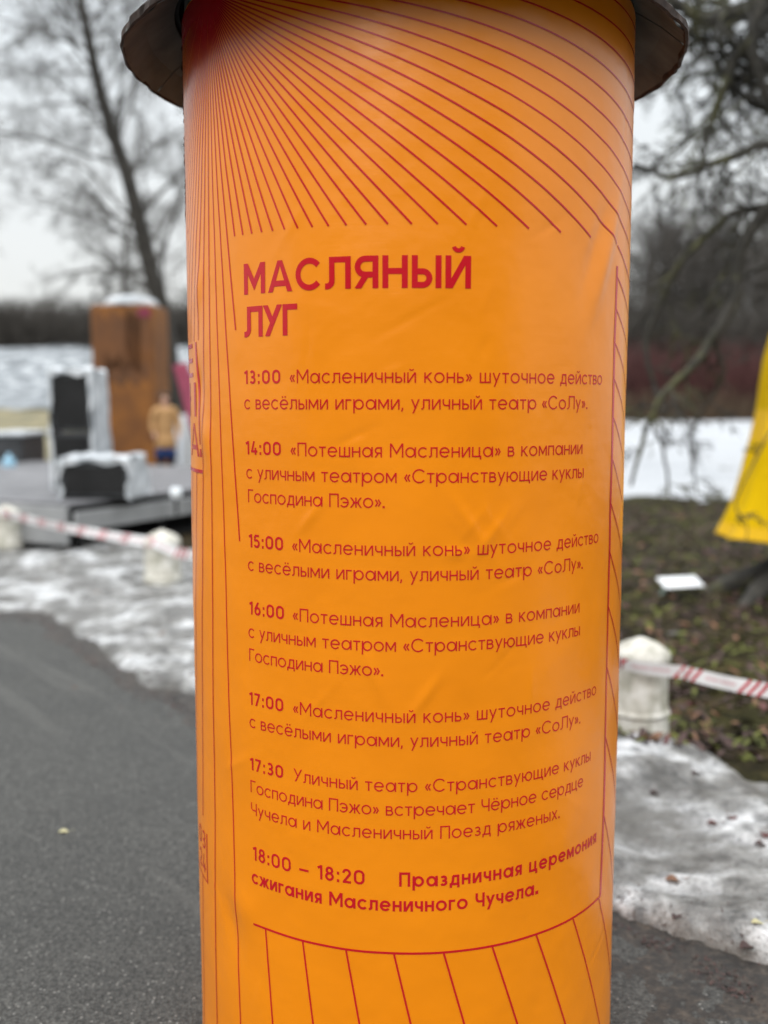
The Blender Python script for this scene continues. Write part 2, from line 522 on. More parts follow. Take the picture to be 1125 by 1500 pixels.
    t.links.new(w2.outputs['Fac'], b2.inputs['Height']); t.links.new(b1.outputs[0], b2.inputs['Normal'])
    t.links.new(b2.outputs[0], p.inputs['Normal'])
    M['vinyl'] = m
    def ink(name, col):
        m, t, p = new_mat(name); v = objvec(t); n = noise_node(t, 5, 2, v)
        c = ramp(t, n.outputs['Fac'], [(.3, col), (.7, tuple(x * 1.08 for x in col))])
        t.links.new(c.outputs[0], p.inputs['Base Color']); p.inputs['Roughness'].default_value = .24
        p.inputs['Specular IOR Level'].default_value = .45
        return m
    M['ink'] = ink('crimson_ink', (.50, .006, .014))
    M['cap_metal'] = simple('weathered_tin', (.068, .070, .060), (.128, .130, .115), 9, .75, .25, .004)
    M['cap_rim'] = simple('rusty_rim', (.030, .018, .013), (.07, .045, .035), 30, .85, .5, .006)
    M['column'] = simple('grey_plaster', (.16, .16, .15), (.26, .255, .24), 12, .9, .4, .01)
    # stone bollard paint
    m, t, p = new_mat('whitewashed_stone'); v = objvec(t)
    a = noise_node(t, 9, 6, v, .7); mp = t.nodes.new('ShaderNodeMapping'); mp.inputs['Scale'].default_value = (14, 14, 3); t.links.new(v, mp.inputs[0])
    b = noise_node(t, 1, 5, mp.outputs[0])
    c = ramp(t, a.outputs['Fac'], [(.3, (.30, .29, .24)), (.48, (.55, .53, .46)), (.66, (.74, .73, .68))])
    dm = ramp(t, b.outputs['Fac'], [(.50, (0, 0, 0)), (.70, (.7, .7, .7))])
    c = mixn(t, dm.outputs[0], c.outputs[0], (.20, .20, .13))
    t.links.new(c, p.inputs['Base Color']); p.inputs['Roughness'].default_value = .85; bump(t, p, a.outputs['Fac'], .4, .01)
    M['bollard'] = m
    m, t, p = new_mat('wet_litter'); v = objvec(t)
    a = noise_node(t, 34, 6, v, .75); b = noise_node(t, 3.2, 4, v); g = noise_node(t, 130, 3, v, .7)
    c1 = ramp(t, a.outputs['Fac'], [(.34, (.005, .0045, .004)), (.52, (.022, .019, .015)), (.68, (.066, .057, .046))])
    c2 = ramp(t, b.outputs['Fac'], [(.35, (1.0, .95, .9)), (.65, (1.5, 1.3, 1.15))])
    c = mixn(t, 1.0, c1.outputs[0], c2.outputs[0], 'MULTIPLY')
    sp = ramp(t, g.outputs['Fac'], [(.66, (0, 0, 0)), (.72, (.6, .6, .6))]); c = mixn(t, sp.outputs[0], c, (.24, .23, .21))
    t.links.new(c, p.inputs['Base Color']); p.inputs['Roughness'].default_value = .55
    bump(t, p, a.outputs['Fac'], .9, .012)
    M['wet'] = m
    M['tape'] = simple('white_tape', (.70, .70, .70), (.80, .80, .80), 4, .35, .15, .01)
    M['tape_red'] = simple('red_tape_print', (.42, .012, .03), (.50, .018, .04), 4, .35, 0)
    M['tape_text'] = simple('faint_red_print', (.62, .30, .32), (.66, .36, .38), 4, .4, 0)
    # bark
    def bark(name, c1, c2, lichen=None, sc1=7):
        m, t, p = new_mat(name); v = objvec(t)
        a = noise_node(t, sc1, 5, v, .7)
        c = ramp(t, a.outputs['Fac'], [(.35, c1), (.65, c2)]).outputs[0]
        if lichen:
            b = noise_node(t, 2.3, 4, v, .6); f = ramp(t, b.outputs['Fac'], [(.50, (0, 0, 0)), (.64, (.85,) * 3)])
            c = mixn(t, f.outputs[0], c, lichen)
        t.links.new(c, p.inputs['Base Color']); p.inputs['Roughness'].default_value = .9
        bump(t, p, a.outputs['Fac'], .5, .02)
        return m
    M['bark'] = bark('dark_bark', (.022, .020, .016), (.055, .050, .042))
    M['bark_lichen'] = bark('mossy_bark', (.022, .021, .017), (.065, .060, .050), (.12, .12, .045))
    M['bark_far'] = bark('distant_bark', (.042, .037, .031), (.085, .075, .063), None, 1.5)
    M['bark_red'] = bark('wine_red_stems', (.055, .018, .018), (.11, .040, .034), None, 1.5)
    M['bark_brown'] = bark('brown_stems', (.060, .040, .022), (.11, .075, .045), None, 1.5)
    M['grass_dry'] = simple('dry_meadow', (.10, .10, .06), (.27, .225, .12), .9, .95, 0)
    M['deck'] = simple('grey_stage_boards', (.12, .12, .125), (.19, .19, .195), 3, .6, .15, .01)
    M['fascia'] = simple('pale_grey_skirt', (.22, .225, .225), (.30, .305, .305), 2, .7, .15, .01)
    M['void'] = simple('black_parts_and_shade', (.004, .004, .004), (.012, .012, .012), 3, .9, 0)  # black of real parts, and painted shade under the stage deck
    M['black_box'] = simple('black_cabinet', (.020, .022, .024), (.045, .048, .052), 5, .5, .2, .01)
    M['film'] = simple('clear_wrinkled_film', (.30, .33, .35), (.72, .75, .77), 5, .3, .8, .03)
    M['orange_cloth'] = simple('orange_banner_cloth', (.13, .045, .008), (.26, .095, .010), 1.6, .7, .2, .02)
    M['orange_dark'] = simple('brown_print', (.09, .035, .010), (.17, .060, .011), 1.3, .7, .2, .02)
    M['pale'] = simple('bright_white_cover', (.60, .66, .70), (.82, .85, .86), 2, .6, .2, .02)
    M['maroon'] = simple('maroon_canvas', (.14, .012, .035), (.22, .022, .055), 2, .7, .3, .03)
    M['tan_coat'] = simple('tan_coat_cloth', (.36, .20, .08), (.48, .28, .12), 8, .9, .2, .01)
    M['blue_cloth'] = simple('blue_cloth', (.015, .035, .12), (.025, .055, .20), 8, .9, .2, .01)
    M['dark_cloth'] = simple('dark_trousers', (.015, .015, .02), (.03, .03, .04), 8, .9, .1, .01)
    M['skin'] = simple('skin', (.48, .27, .18), (.55, .33, .23), 20, .55, .1, .003)
    M['hair'] = simple('brown_hair', (.05, .025, .012), (.10, .05, .025), 30, .7, .4, .01)
    M['grey_post'] = simple('grey_post_paint', (.30, .29, .27), (.42, .40, .37), 5, .6, .1, .01)
    M['bluebox'] = simple('pale_blue_plastic', (.20, .38, .50), (.28, .46, .58), 6, .5, .1, .01)
    m, t, p = new_mat('yellow_tarpaulin'); v = objvec(t); n = noise_node(t, 1.6, 4, v)
    c = ramp(t, n.outputs['Fac'], [(.3, (.57, .36, .0)), (.7, (.68, .43, .001))])
    t.links.new(c.outputs[0], p.inputs['Base Color']); p.inputs['Roughness'].default_value = .7; p.inputs['Specular IOR Level'].default_value = .08
    bump(t, p, noise_node(t, 5, 4, v).outputs['Fac'], .5, .03)
    M['yellow'] = m
    M['yellow_hem'] = simple('orange_yellow_tarpaulin', (.66, .385, .001), (.76, .45, .002), 3, .85, .3, .02)
    M['plate'] = simple('white_plate_enamel', (.74, .77, .78), (.84, .86, .87), 6, .4, .05, .01)
    M['stake'] = simple('grey_green_stake', (.16, .22, .18), (.26, .33, .28), 8, .7, .1, .01)
    M['leaf_dark'] = simple('dark_leaf', (.030, .014, .012), (.07, .035, .028), 40, .7, .4, .003)
    M['leaf_brown'] = simple('brown_leaf', (.13, .060, .030), (.22, .11, .055), 40, .7, .4, .003)
    M['leaf_red'] = simple('wine_leaf', (.065, .020, .018), (.12, .038, .032), 40, .6, .4, .003)
    M['leaf_pale'] = simple('bleached_leaf', (.40, .38, .20), (.55, .50, .32), 40, .7, .4, .003)
    M['moss'] = simple('moss', (.05, .06, .012), (.15, .16, .03), 30, .9, .4, .01)
build_materials()

# ============================ ground, path, snow =================================================
def grid(name, X, Y, Z, mat, mask=None, smooth=True, attr=None):
    ny, nx = X.shape
    me = bpy.data.meshes.new(name)
    ii, jj = np.meshgrid(np.arange(ny - 1), np.arange(nx - 1), indexing='ij')
    a = ii * nx + jj
    Q = np.stack([a, a + 1, a + nx + 1, a + nx], -1).reshape(-1, 4)
    if mask is not None:
        mk = mask.reshape(-1)
        Q = Q[mk[Q].any(1)]
    used = np.unique(Q); remap = np.zeros(nx * ny, np.int64); remap[used] = np.arange(len(used))
    P = np.stack([X.ravel(), Y.ravel(), Z.ravel()], -1)[used]; Q = remap[Q]
    me.vertices.add(len(P)); me.vertices.foreach_set('co', P.astype(np.float32).ravel())
    me.loops.add(Q.size); me.loops.foreach_set('vertex_index', Q.astype(np.int32).ravel())
    me.polygons.add(len(Q)); me.polygons.foreach_set('loop_start', np.arange(0, Q.size, 4, dtype=np.int32))
    me.update(calc_edges=True); me.validate()
    if smooth: me.polygons.foreach_set('use_smooth', np.ones(len(Q), bool))
    if attr:
        a_ = me.attributes.new(attr[0], 'FLOAT', 'POINT'); a_.data.foreach_set('value', attr[1].ravel()[used].astype(np.float32))
    return link(name, me, mat)

def spaced(lo, hi, fine_lo, fine_hi, step, far=1.25):
    c = [fine_lo]
    while c[-1] < fine_hi: c.append(c[-1] + step)
    s = step
    while c[-1] < hi: s *= far; c.append(c[-1] + s)
    s = step
    while c[0] > lo: s *= far; c.insert(0, c[0] - s)
    return np.array(c)

# path edge in plan, left to right (unprojected from the photograph)
EDGE = [(-30, 26), (-9, 10.6), (-4.2, 7.75), (-2.85, 7.28), (-2.5, 7.12), (-1.86, 6.17), (-1.37, 5.45), (-1.0, 5.05), (-.4, 4.25), (.25, 3.45), (.72, 2.95), (.9, 2.66), (1.05, 2.47), (1.6, 2.02), (3.0, 1.0), (8, -3), (30, -20)]
def edge_y(x): return np.interp(x, [p[0] for p in EDGE], [p[1] for p in EDGE])
def edge_dist(X, Y):
    wob = (fbm(X * 2.3, Y * 2.3, 4, 5) - .5) * .34
    return (Y - edge_y(X)) * .74 + wob

xs = spaced(-260, 260, -7, 6, .12); ys = spaced(-40, 420, 2, 16, .12)
X, Y = np.meshgrid(xs, ys)
Z = (fbm(X * 1.3, Y * 1.3, 4, 3) - .5) * .07 * np.clip((edge_dist(X, Y) - .05) / .6, 0, 1) - .004
near = np.clip(1 - (np.hypot(X, Y) - 20) / 30, 0, 1)
Z = Z * near - .004 * (1 - near)
o = grid('ground', X, Y, Z, M['earth']); tag(o, 'dark leaf-strewn park earth with moss patches', kind='structure')

# asphalt path: a sheet just above the ground with an irregular edge
pv = []; pf = []
ex = np.concatenate([np.linspace(-30, -6, 30), np.arange(-5.95, 3.0, .05), np.linspace(3.1, 30, 30)])
for x in ex:
    yy = float(edge_y(x)) - float((fbm(np.array(x * 2.3), np.array(float(edge_y(x)) * 2.3), 4, 5) - .5) * .30) + .02
    pv += [(x, yy, .006), (x, yy - .35, .008), (x, yy - 1.2, .008), (x, -30 if x < 12 else yy - 22, .008)]
for i in range(len(ex) - 1):
    for k in range(3): pf.append((i * 4 + k, i * 4 + k + 1, (i + 1) * 4 + k + 1, (i + 1) * 4 + k))
pf = [tuple(reversed(f)) for f in pf]
o = mesh('path', pv, pf, M['asphalt'], None, True); tag(o, 'grey asphalt path with pale worn aggregate', kind='structure')

# thin old snow and ice beside the path
xs = np.concatenate([np.arange(-12, -6, .12), np.arange(-6, .4, .035), np.arange(.4, 2.2, .011), np.arange(2.2, 3.2, .035), np.arange(3.2, 9, .12)]); ys = np.concatenate([np.arange(-1, 2.0, .08), np.arange(2.0, 5, .014), np.arange(5, 8, .03), np.arange(8, 14, .07)])
X, Y = np.meshgrid(xs, ys)
d = edge_dist(X, Y)
far_y = np.interp(X, [-12, -6, -3, -1.2, .3, .9, 1.6, 3, 9], [14, 13, 12.2, 10.5, 5.5, 4.85, 4.5, 3.5, -1])
dn = (far_y - Y) + (fbm(X * 1.1, Y * 1.1, 3, 21) - .5) * .9
th = .050 * np.clip((d - .06) / .16, 0, 1) ** .6
th = th + (fbm(X * 1.9, Y * 3.2, 4, 9) - .5) * .17 * np.clip(d / .5, 0, 1)
th = th + (fbm(X * 7, Y * 7, 3, 31) - .5) * .030 + (fbm(X * 22, Y * 22, 4, 35) - .5) * .017
leftw = np.clip((-X - .2) / .8, 0, 1)
th = th - .075 * np.clip(1 - dn / (.35 + 1.6 * leftw), 0, 1.5) - .06 * np.clip((.12 - d) / .1, 0, 2)
zg = (fbm(X * 1.3, Y * 1.3, 4, 3) - .5) * .07 * np.clip((d - .05) / .6, 0, 1)
th = np.where((X > .3) & (dn > .35) & (d > .1), np.maximum(th, .003), th)
mask = (th > -.02) & (d > .02)
Z = np.maximum(zg + th, -.06)
thin = np.clip(1 - (th - .0) / .055, 0, 1) ** 1.3 * .9 * np.clip((fbm(X * 5, Y * 5, 4, 77) - .25) * 3.0, 0, 1)
o = grid('snow', X, Y, Z, M['snow'], mask, attr=('thin', thin)); tag(o, 'grey melting snow and ice along the path edge', kind='structure')

# wet strip of rotted litter and grit between the ice and the dry asphalt
xs = np.concatenate([np.arange(-5, -.4, .05), np.arange(-.4, 3.0, .014)]); ys = np.arange(.9, 8.2, .016)
X, Y = np.meshgrid(xs, ys); dd = (Y - edge_y(X)) * .74 + (fbm(X * 2.3, Y * 2.3, 4, 5) - .5) * .34
wdt = np.interp(X, [-5, -1, .3, .8, 1.3, 3], [.05, .12, .34, .46, .55, .6])
lim = dd + wdt * (.55 + 1.0 * fbm(X * 2.1, Y * 2.1, 4, 91))
hh = (fbm(X * 26, Y * 26, 4, 93) - .42) * .022 + (fbm(X * 7, Y * 7, 3, 95) - .5) * .012
hh = hh * np.clip(lim / .18, 0, 1) * np.clip((.28 - dd) / .1, 0, 1) + .0075
mk_ = (lim > -.02) & (dd < .26)
hh = np.where(lim < 0, .004, hh)
o = grid('wet_verge', X, Y, hh, M['wet'], mk_); tag(o, 'dark wet strip of rotted litter between ice and asphalt', kind='structure')

# clean snow field beyond the mossy ground, right of the column
xs = spaced(1.5, 170, 2, 12, .12, 1.1); ys = spaced(12.5, 97, 12.8, 22, .12, 1.1)
X, Y = np.meshgrid(xs, ys)
th = (fbm(X * .55, Y * .55, 4, 41) - .5) * .34 + (fbm(X * 1.6, Y * .9, 3, 47) - .5) * .16 + .11 * np.clip((Y - 16.6) / 1.6, -1.5, 1) + (fbm(X * 3, Y * 3, 3, 44) - .5) * .05
o = grid('snow_field', X, Y, np.maximum(th * .6, -.05) + .01, M['snow_clean'], th > -.03); tag(o, 'clean white snow on the open field', kind='structure')

# meadow and snowy rise on the left
xs = np.linspace(-150, -3.4, 60); ys = np.array([19, 22, 26, 30, 36, 44, 52, 58, 62])
X, Y = np.meshgrid(xs, ys)
Z = np.interp(Y, [19, 30, 44, 62], [-.05, .05, .35, 1.25]) + (fbm(X * .2, Y * .2, 3, 51) - .5) * .25
o = grid('meadow', X, Y, Z, M['grass_dry']); tag(o, 'dry yellowish meadow beyond the stage', kind='structure')
xs = np.linspace(-170, -3.0, 130); ys = np.linspace(61, 100, 26)
X, Y = np.meshgrid(xs, ys)
Z = np.interp(Y, [61, 64, 82, 100], [1.0, 1.6, 6.0, 7.2]) + (fbm(X * .25, Y * .25, 4, 61) - .5) * 1.6
o = grid('snowy_slope', X, Y, Z, M['snow_hill']); tag(o, 'patchy snow-covered slope below the tree line', kind='structure')

# ============================ woods ==============================================================
def wander(p, d, L, n, wig, droop, R):
    pts = [p.copy()]; d = d.normalized()
    for i in range(n):
        d = (d + Vector((R.uniform(-wig, wig), R.uniform(-wig, wig), R.uniform(-wig, wig) - droop))).normalized()
        pts.append(pts[-1] + d * (L / n))
    return pts
def grow(T, p, d, L, r, level, R, cfg):
    n = cfg['seg'][level]
    pts = wander(p, d, L, n, cfg['wig'], cfg['droop'][level], R)
    rad = [r * (1 - .75 * i / n) + .0008 for i in range(n + 1)]
    T.add(pts, rad, cfg['k'][level])
    if level + 1 < len(cfg['num']):
        for i in range(cfg['num'][level + 1]):
            f = R.uniform(cfg['start'][level], 1) * n; a = min(int(f), n - 1); q = pts[a].lerp(pts[a + 1], f - a)
            ax = (pts[a + 1] - pts[a]).normalized()
            u = ax.cross(Vector((R.uniform(-1, 1), R.uniform(-1, 1), R.uniform(-1, 1)))).normalized()
            ang = R.uniform(*cfg['ang'][level]); dd = ax * math.cos(ang) + u * math.sin(ang) + Vector((0, 0, cfg['lift'][level]))
            grow(T, q, dd, L * R.uniform(*cfg['len'][level]) * (1 - .35 * (f / n)), max(r * .45 * (1 - .5 * f / n), cfg['rmin']), level + 1, R, cfg)

def far_trees(name, spots, mat, label, seed, cfgs):
    """a far wood as one mass: a few grown bare trees repeated at different sizes"""
    R = random.Random(seed); protos = []
    for q in range(5):
        T = Tubes(); grow(T, Vector((0, 0, 0)), Vector((R.uniform(-.06, .06), 0, 1)), cfgs['h'], cfgs['r'], 0, R, cfgs)
        protos.append((np.array([tuple(v) for v in T.V]), np.array(T.F)))
    Vs = []; Fs = []; b = 0
    for (x, y, z, s) in spots:
        V, F = protos[R.randrange(5)]
        a = R.uniform(0, 6.28); c, sn = math.cos(a), math.sin(a)
        W = np.stack([(V[:, 0] * c - V[:, 1] * sn) * s * 1.1 + x, (V[:, 0] * sn + V[:, 1] * c) * s + y, V[:, 2] * s + z], -1)
        Vs.append(W); Fs.append(F + b); b += len(W)
    V = np.concatenate(Vs); Q = np.concatenate(Fs)
    me = bpy.data.meshes.new(name)
    me.vertices.add(len(V)); me.vertices.foreach_set('co', V.astype(np.float32).ravel())
    me.loops.add(Q.size); me.loops.foreach_set('vertex_index', Q.astype(np.int32).ravel())
    me.polygons.add(len(Q)); me.polygons.foreach_set('loop_start', np.arange(0, Q.size, 4, dtype=np.int32))
    me.update(calc_edges=True)
    o = link(name, me, mat); tag(o, label, kind='stuff'); return o

cfg_far = dict(h=20, r=.30, seg=[6, 4, 3, 2], k=[4, 3, 3, 3], wig=.16, droop=[0, .02, .03, .05], num=[1, 26, 6, 4], start=[.18, .15, .1],
               ang=[(.6, 1.1), (.4, 1.0), (.3, 1.0)], len=[(.22, .42), (.35, .6), (.35, .6)], lift=[.25, .1, 0], rmin=.028)
R = random.Random(3)
spots = []
for i in range(95):
    y = R.uniform(98, 140); x = R.uniform(.16, .56) * y
    spots.append((x, y, 0, R.uniform(.78, 1.12)))
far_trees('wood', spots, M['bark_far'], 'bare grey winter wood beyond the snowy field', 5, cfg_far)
spots = []
for i in range(60):
    y = R.uniform(92, 112); x = -R.uniform(.12, .62) * y
    spots.append((x, y, 5.6, R.uniform(.18, .38)))
far_trees('tree_line', spots, M['bark_far'], 'low bare tree line on top of the snowy slope', 8, cfg_far)
spots = []
for i in range(150):
    a = R.uniform(math.radians(122), math.radians(238)); r_ = R.uniform(36, 62); spots.append((r_ * math.sin(a), r_ * math.cos(a), 0, R.uniform(.55, .85)))
far_trees('added_wood_behind', spots, M['bark_far'], 'unseen bare trees added behind the viewer to darken the poster reflections', 9, cfg_far)  # out of view; added so the poster reflects something dark
# low shrubs at the wood's foot: wine-red stems in front, brown ones behind
def stems(name, x0, x1, y0, y1, hmin, hmax, n, mat, label, seed, r=.035, z=0):
    R = random.Random(seed); T = Tubes()
    for i in range(n):
        y = R.uniform(y0, y1); x = R.uniform(x0, x1) * y; h = R.uniform(hmin, hmax)
        p = Vector((x, y, z)); pts = wander(p, Vector((R.uniform(-.5, .5), R.uniform(-.3, .3), 1)), h, 4, .18, 0, R)
        T.add(pts, [r, r * .9, r * .7, r * .5, r * .2], 3)
        for k in range(3):
            q = pts[R.randint(1, 3)]
            T.add(wander(q, Vector((R.uniform(-1, 1), R.uniform(-.5, .5), 1)), h * .4, 2, .2, 0, R), [r * .5, r * .4, r * .2], 3)
    o = T.build(name, mat, None, False); tag(o, label, kind='stuff')
stems('red_shrubs', .17, .52, 90, 97, 3.0, 7.5, 3000, M['bark_red'], 'wine-red leafless shrub thicket behind the snow field', 11, .05)
stems('brown_shrubs', .17, .52, 87, 92, .8, 3.2, 1500, M['bark_brown'], 'low brown brush in front of the wine-red shrubs', 12, .04)
stems('thicket', .14, .60, 98, 108, 6, 12, 5200, M['bark_far'], 'dense grey brushwood between the wood and the red shrubs', 13, .06)
stems('added_thicket_behind', -1.2, 1.2, -40, -30, 5, 10, 2600, M['bark_far'], 'unseen dense brushwood added behind the viewer to block low light', 15, .07)  # also out of view, added to cut low light on the poster
stems('dark_hedge', -.66, -.10, 90, 96, 2.2, 5.2, 4800, M['bark_far'], 'dark hedge along the top of the snowy slope', 14, .06, 6.0)
# ============================ advertising column =================================================
RC = .55; AXX, AXY = .0584, 2.5937
KS = .94                      # real size of the column (drawn in units of a 1.1 m column, 2.59 m away)
col = empty('advertising_column', (AXX * KS, AXY * KS, EYE * (1 - KS))); col.scale = (KS,) * 3
tag(col, 'round advertising column wrapped in an orange festival poster under a dark tin cap', 'advertising column')
V, F = lathe([(.0, -.12), (.548, -.12), (.548, -.095), (.545, -.09), (.543, -.085), (.543, 2.52), (.0, 2.52)], 96)
mesh('column_body', V, F, M['column'], col, False)

def gauss(s, z, s0, z0, ws, wz, ang=0):
    c, sn = math.cos(ang), math.sin(ang); a = (s - s0) * c + (z - z0) * sn; b = -(s - s0) * sn + (z - z0) * c
    return np.exp(-(a / ws) ** 2 - (b / wz) ** 2)
cr_rng = random.Random(12)
CREASES = [(cr_rng.uniform(-.75, .75), cr_rng.uniform(.2, 2.4), cr_rng.uniform(.003, .009), cr_rng.uniform(.02, .09), cr_rng.uniform(-1.2, 1.2), cr_rng.choice((-1, 1)) * cr_rng.uniform(.0004, .0011)) for _ in range(46)]
CREASES += [(.10 + .028 * i, 1.32 + .012 * (i % 3), .004, .05, (.7, -.7, .2)[i % 3], .0012) for i in range(5)]
def disp(s, z):
    "how far the loose vinyl stands off the column"
    s = np.asarray(s, float); z = np.asarray(z, float)
    d = (fbm(s * 5 + 9, z * 3.2, 3, 71) - .5) * .0050 + (fbm(s * 16, z * 11, 3, 75) - .5) * .0011
    c0 = d; d = 0
    d = d + .0045 * gauss(s, z, .50, 1.90, .022, .13, -.42) - .003 * gauss(s, z, .45, 1.92, .02, .10, -.42)
    d = d + .0028 * gauss(s, z, .12, 1.33, .012, .07, .6) + .0022 * gauss(s, z, .17, 1.31, .01, .06, -.7) + .0020 * gauss(s, z, .09, 1.27, .03, .012, 0)
    d = d + .0040 * gauss(s, z, -.56, 1.50, .03, .05, .2) - .004 * gauss(s, z, -.60, 1.62, .025, .05, 0) + .003 * gauss(s, z, -.585, 1.84, .02, .05, -.2)
    d = d + .0035 * gauss(s, z, -.42, .42, .05, .05, .4) - .003 * gauss(s, z, -.47, .36, .03, .07, .2)
    d = d + .0025 * gauss(s, z, .03, .97, .01, .05, -.6) + .002 * gauss(s, z, -.08, 1.01, .012, .06, .4) + .002 * gauss(s, z, -.22, 1.34, .008, .04, -.7)
    for (s0, z0, ws, wz, an, h_) in CREASES: d = d + h_ * gauss(s, z, s0, z0, ws, wz, an)
    d = c0 + 1.35 * d
    return d
def wrap(s, z, off=0.0):
    s = np.asarray(s, float); z = np.asarray(z, float)
    r = RC + disp(s, z) + off; a = s / RC
    return np.stack([r * np.sin(a), -r * np.cos(a), z], -1)
def wrap_normals(s, z):
    e_ = .002
    du = wrap(s + e_, z) - wrap(s - e_, z); dv = wrap(s, z + e_) - wrap(s, z - e_)
    n = np.cross(du, dv); return n / np.linalg.norm(n, axis=1, keepdims=True)

SW = math.pi * RC
ss = np.linspace(-SW, SW, 421); zz = np.linspace(-.088, 2.476, 350)
S, Zz = np.meshgrid(ss, zz)
edge = (vnoise(S * 30, S * 0, 3) - .5) * .006
Zt = np.where(Zz > 2.47, Zz + edge, Zz)
P = wrap(S, Zt)
me_o = grid('poster', P[..., 0], P[..., 1], P[..., 2], M['vinyl'])
poster = me_o; poster.parent = col

def printed(name, polys, mat=None, base=.0007):
    "flat print: polygons (s, z) laid on the vinyl"
    sv = []; F = []; off = []
    for pts, k in polys:
        n = len(sv); sv += pts; off += [base + .00006 * k] * len(pts); F.append(tuple(range(n, n + len(pts))))
    A = np.array(sv); off = np.array(off)
    V = wrap(A[:, 0], A[:, 1]); N = wrap_normals(A[:, 0], A[:, 1]); V = V + N * off[:, None]
    me = bpy.data.meshes.new(name); me.from_pydata(V.tolist(), [], F); me.update()
    for p in me.polygons: p.use_smooth = True
    me.normals_split_custom_set_from_vertices(N.tolist())
    return link(name, me, mat or M['ink'], poster)

def line_polys(a, b, w, wb=None, step=.012, k=0):
    L = math.dist(a, b); n = max(1, int(L / step)); wb = w if wb is None else wb
    nx, ny = -(b[1] - a[1]) / L, (b[0] - a[0]) / L
    out = []
    for i in range(n):
        q = []
        for f, s in ((i / n, -1), ((i + 1) / n, -1), ((i + 1) / n, 1), (i / n, 1)):
            ww = (w + (wb - w) * f) / 2 * s
            q.append((a[0] + (b[0] - a[0]) * f + nx * ww, a[1] + (b[1] - a[1]) * f + ny * ww))
        out.append((q, k))
    return out

# rays that fan out from the upper left, cut out around the text panels
FC = (-.5108, 2.4651); A0 = math.radians(1.6516); DA = math.radians(2.81127)
BOX = (-.418, .556, .396, 1.936)
LBX = [(-1.3, -.597, 1.425, 1.725), (-1.3, -.607, .408, .565)]
def seg_hits(a, b, box):
    t0, t1 = 0, 1; d = (b[0] - a[0], b[1] - a[1])
    for i, (lo, hi) in ((0, box[:2]), (1, box[2:])):
        if abs(d[i]) < 1e-9:
            if not lo < a[i] < hi: return None
            continue
        u, v = (lo - a[i]) / d[i], (hi - a[i]) / d[i]
        if u > v: u, v = v, u
        t0 = max(t0, u); t1 = min(t1, v)
    return (t0, t1) if t0 < t1 else None
polys = []
for k in range(128):
    a = A0 + DA * k
    if k > 63: a = A0 - DA * (128 - k)
    d = (math.sin(a), -math.cos(a))
    L = 4.0
    if d[1] > 1e-6: L = min(L, (2.470 - FC[1]) / d[1])
    if d[1] < -1e-6: L = min(L, (FC[1] + .08) / -d[1])
    if d[0] > 0: L = min(L, (1.30 - FC[0]) / d[0])
    elif d[0] < 0: L = min(L, (FC[0] + 1.35) / -d[0])
    if L < .01: continue
    p0 = (FC[0], FC[1]); p1 = (FC[0] + d[0] * L, FC[1] + d[1] * L)
    iv = [(0.0, 1.0)]
    for bx in [BOX] + LBX:
        h_ = seg_hits(p0, p1, bx)
        if h_:
            nv = []
            for u, v in iv:
                if h_[0] > u: nv.append((u, min(v, h_[0])))
                if h_[1] < v: nv.append((max(u, h_[1]), v))
            iv = [(u, v) for u, v in nv if v - u > 1e-4]
    for u, v in iv:
        q0 = (p0[0] + (p1[0] - p0[0]) * u, p0[1] + (p1[1] - p0[1]) * u); q1 = (p0[0] + (p1[0] - p0[0]) * v, p0[1] + (p1[1] - p0[1]) * v)
        def wd(q): return .0033 + .0008 * min(1, math.dist(q, p0) / .6)
        if math.dist(q0, q1) > .003: polys += line_polys(q0, q1, wd(q0), wd(q1), k=k % 8)
printed('fan_of_rays', polys)
disc = [([(FC[0], FC[1]), (FC[0] + .05 * math.sin(a), min(FC[1] - .05 * math.cos(a), 2.472)), (FC[0] + .05 * math.sin(b), min(FC[1] - .05 * math.cos(b), 2.472))], 9)
        for a, b in [(math.radians(q), math.radians(q + 15)) for q in range(-105, 105, 15)]]
disc += [([(-.52 - .05 * i, 2.472), (-.57 - .05 * i, 2.472), (-.57 - .05 * i, 2.425 - .004 * i), (-.52 - .05 * i, 2.429 - .004 * i)], 10) for i in range(8)]
printed('ray_centre', disc)
# panel frame: bold right side and bold bottom edge, tiny corner at the lower left
fr = line_polys((.5575, 1.888), (.5575, 1.30), .0115, .0115, .02) + line_polys((.5575, 1.30), (.556, .95), .0115, .0075, .02) + line_polys((.556, .95), (.5565, .70), .0075, .0110, .02) + line_polys((.5565, .70), (.549, .402), .0115, .0110, .02)
fr += line_polys((.552, .3995), (-.385, .3965), .0052, .0052, .012, 2)
printed('panel_border', fr)

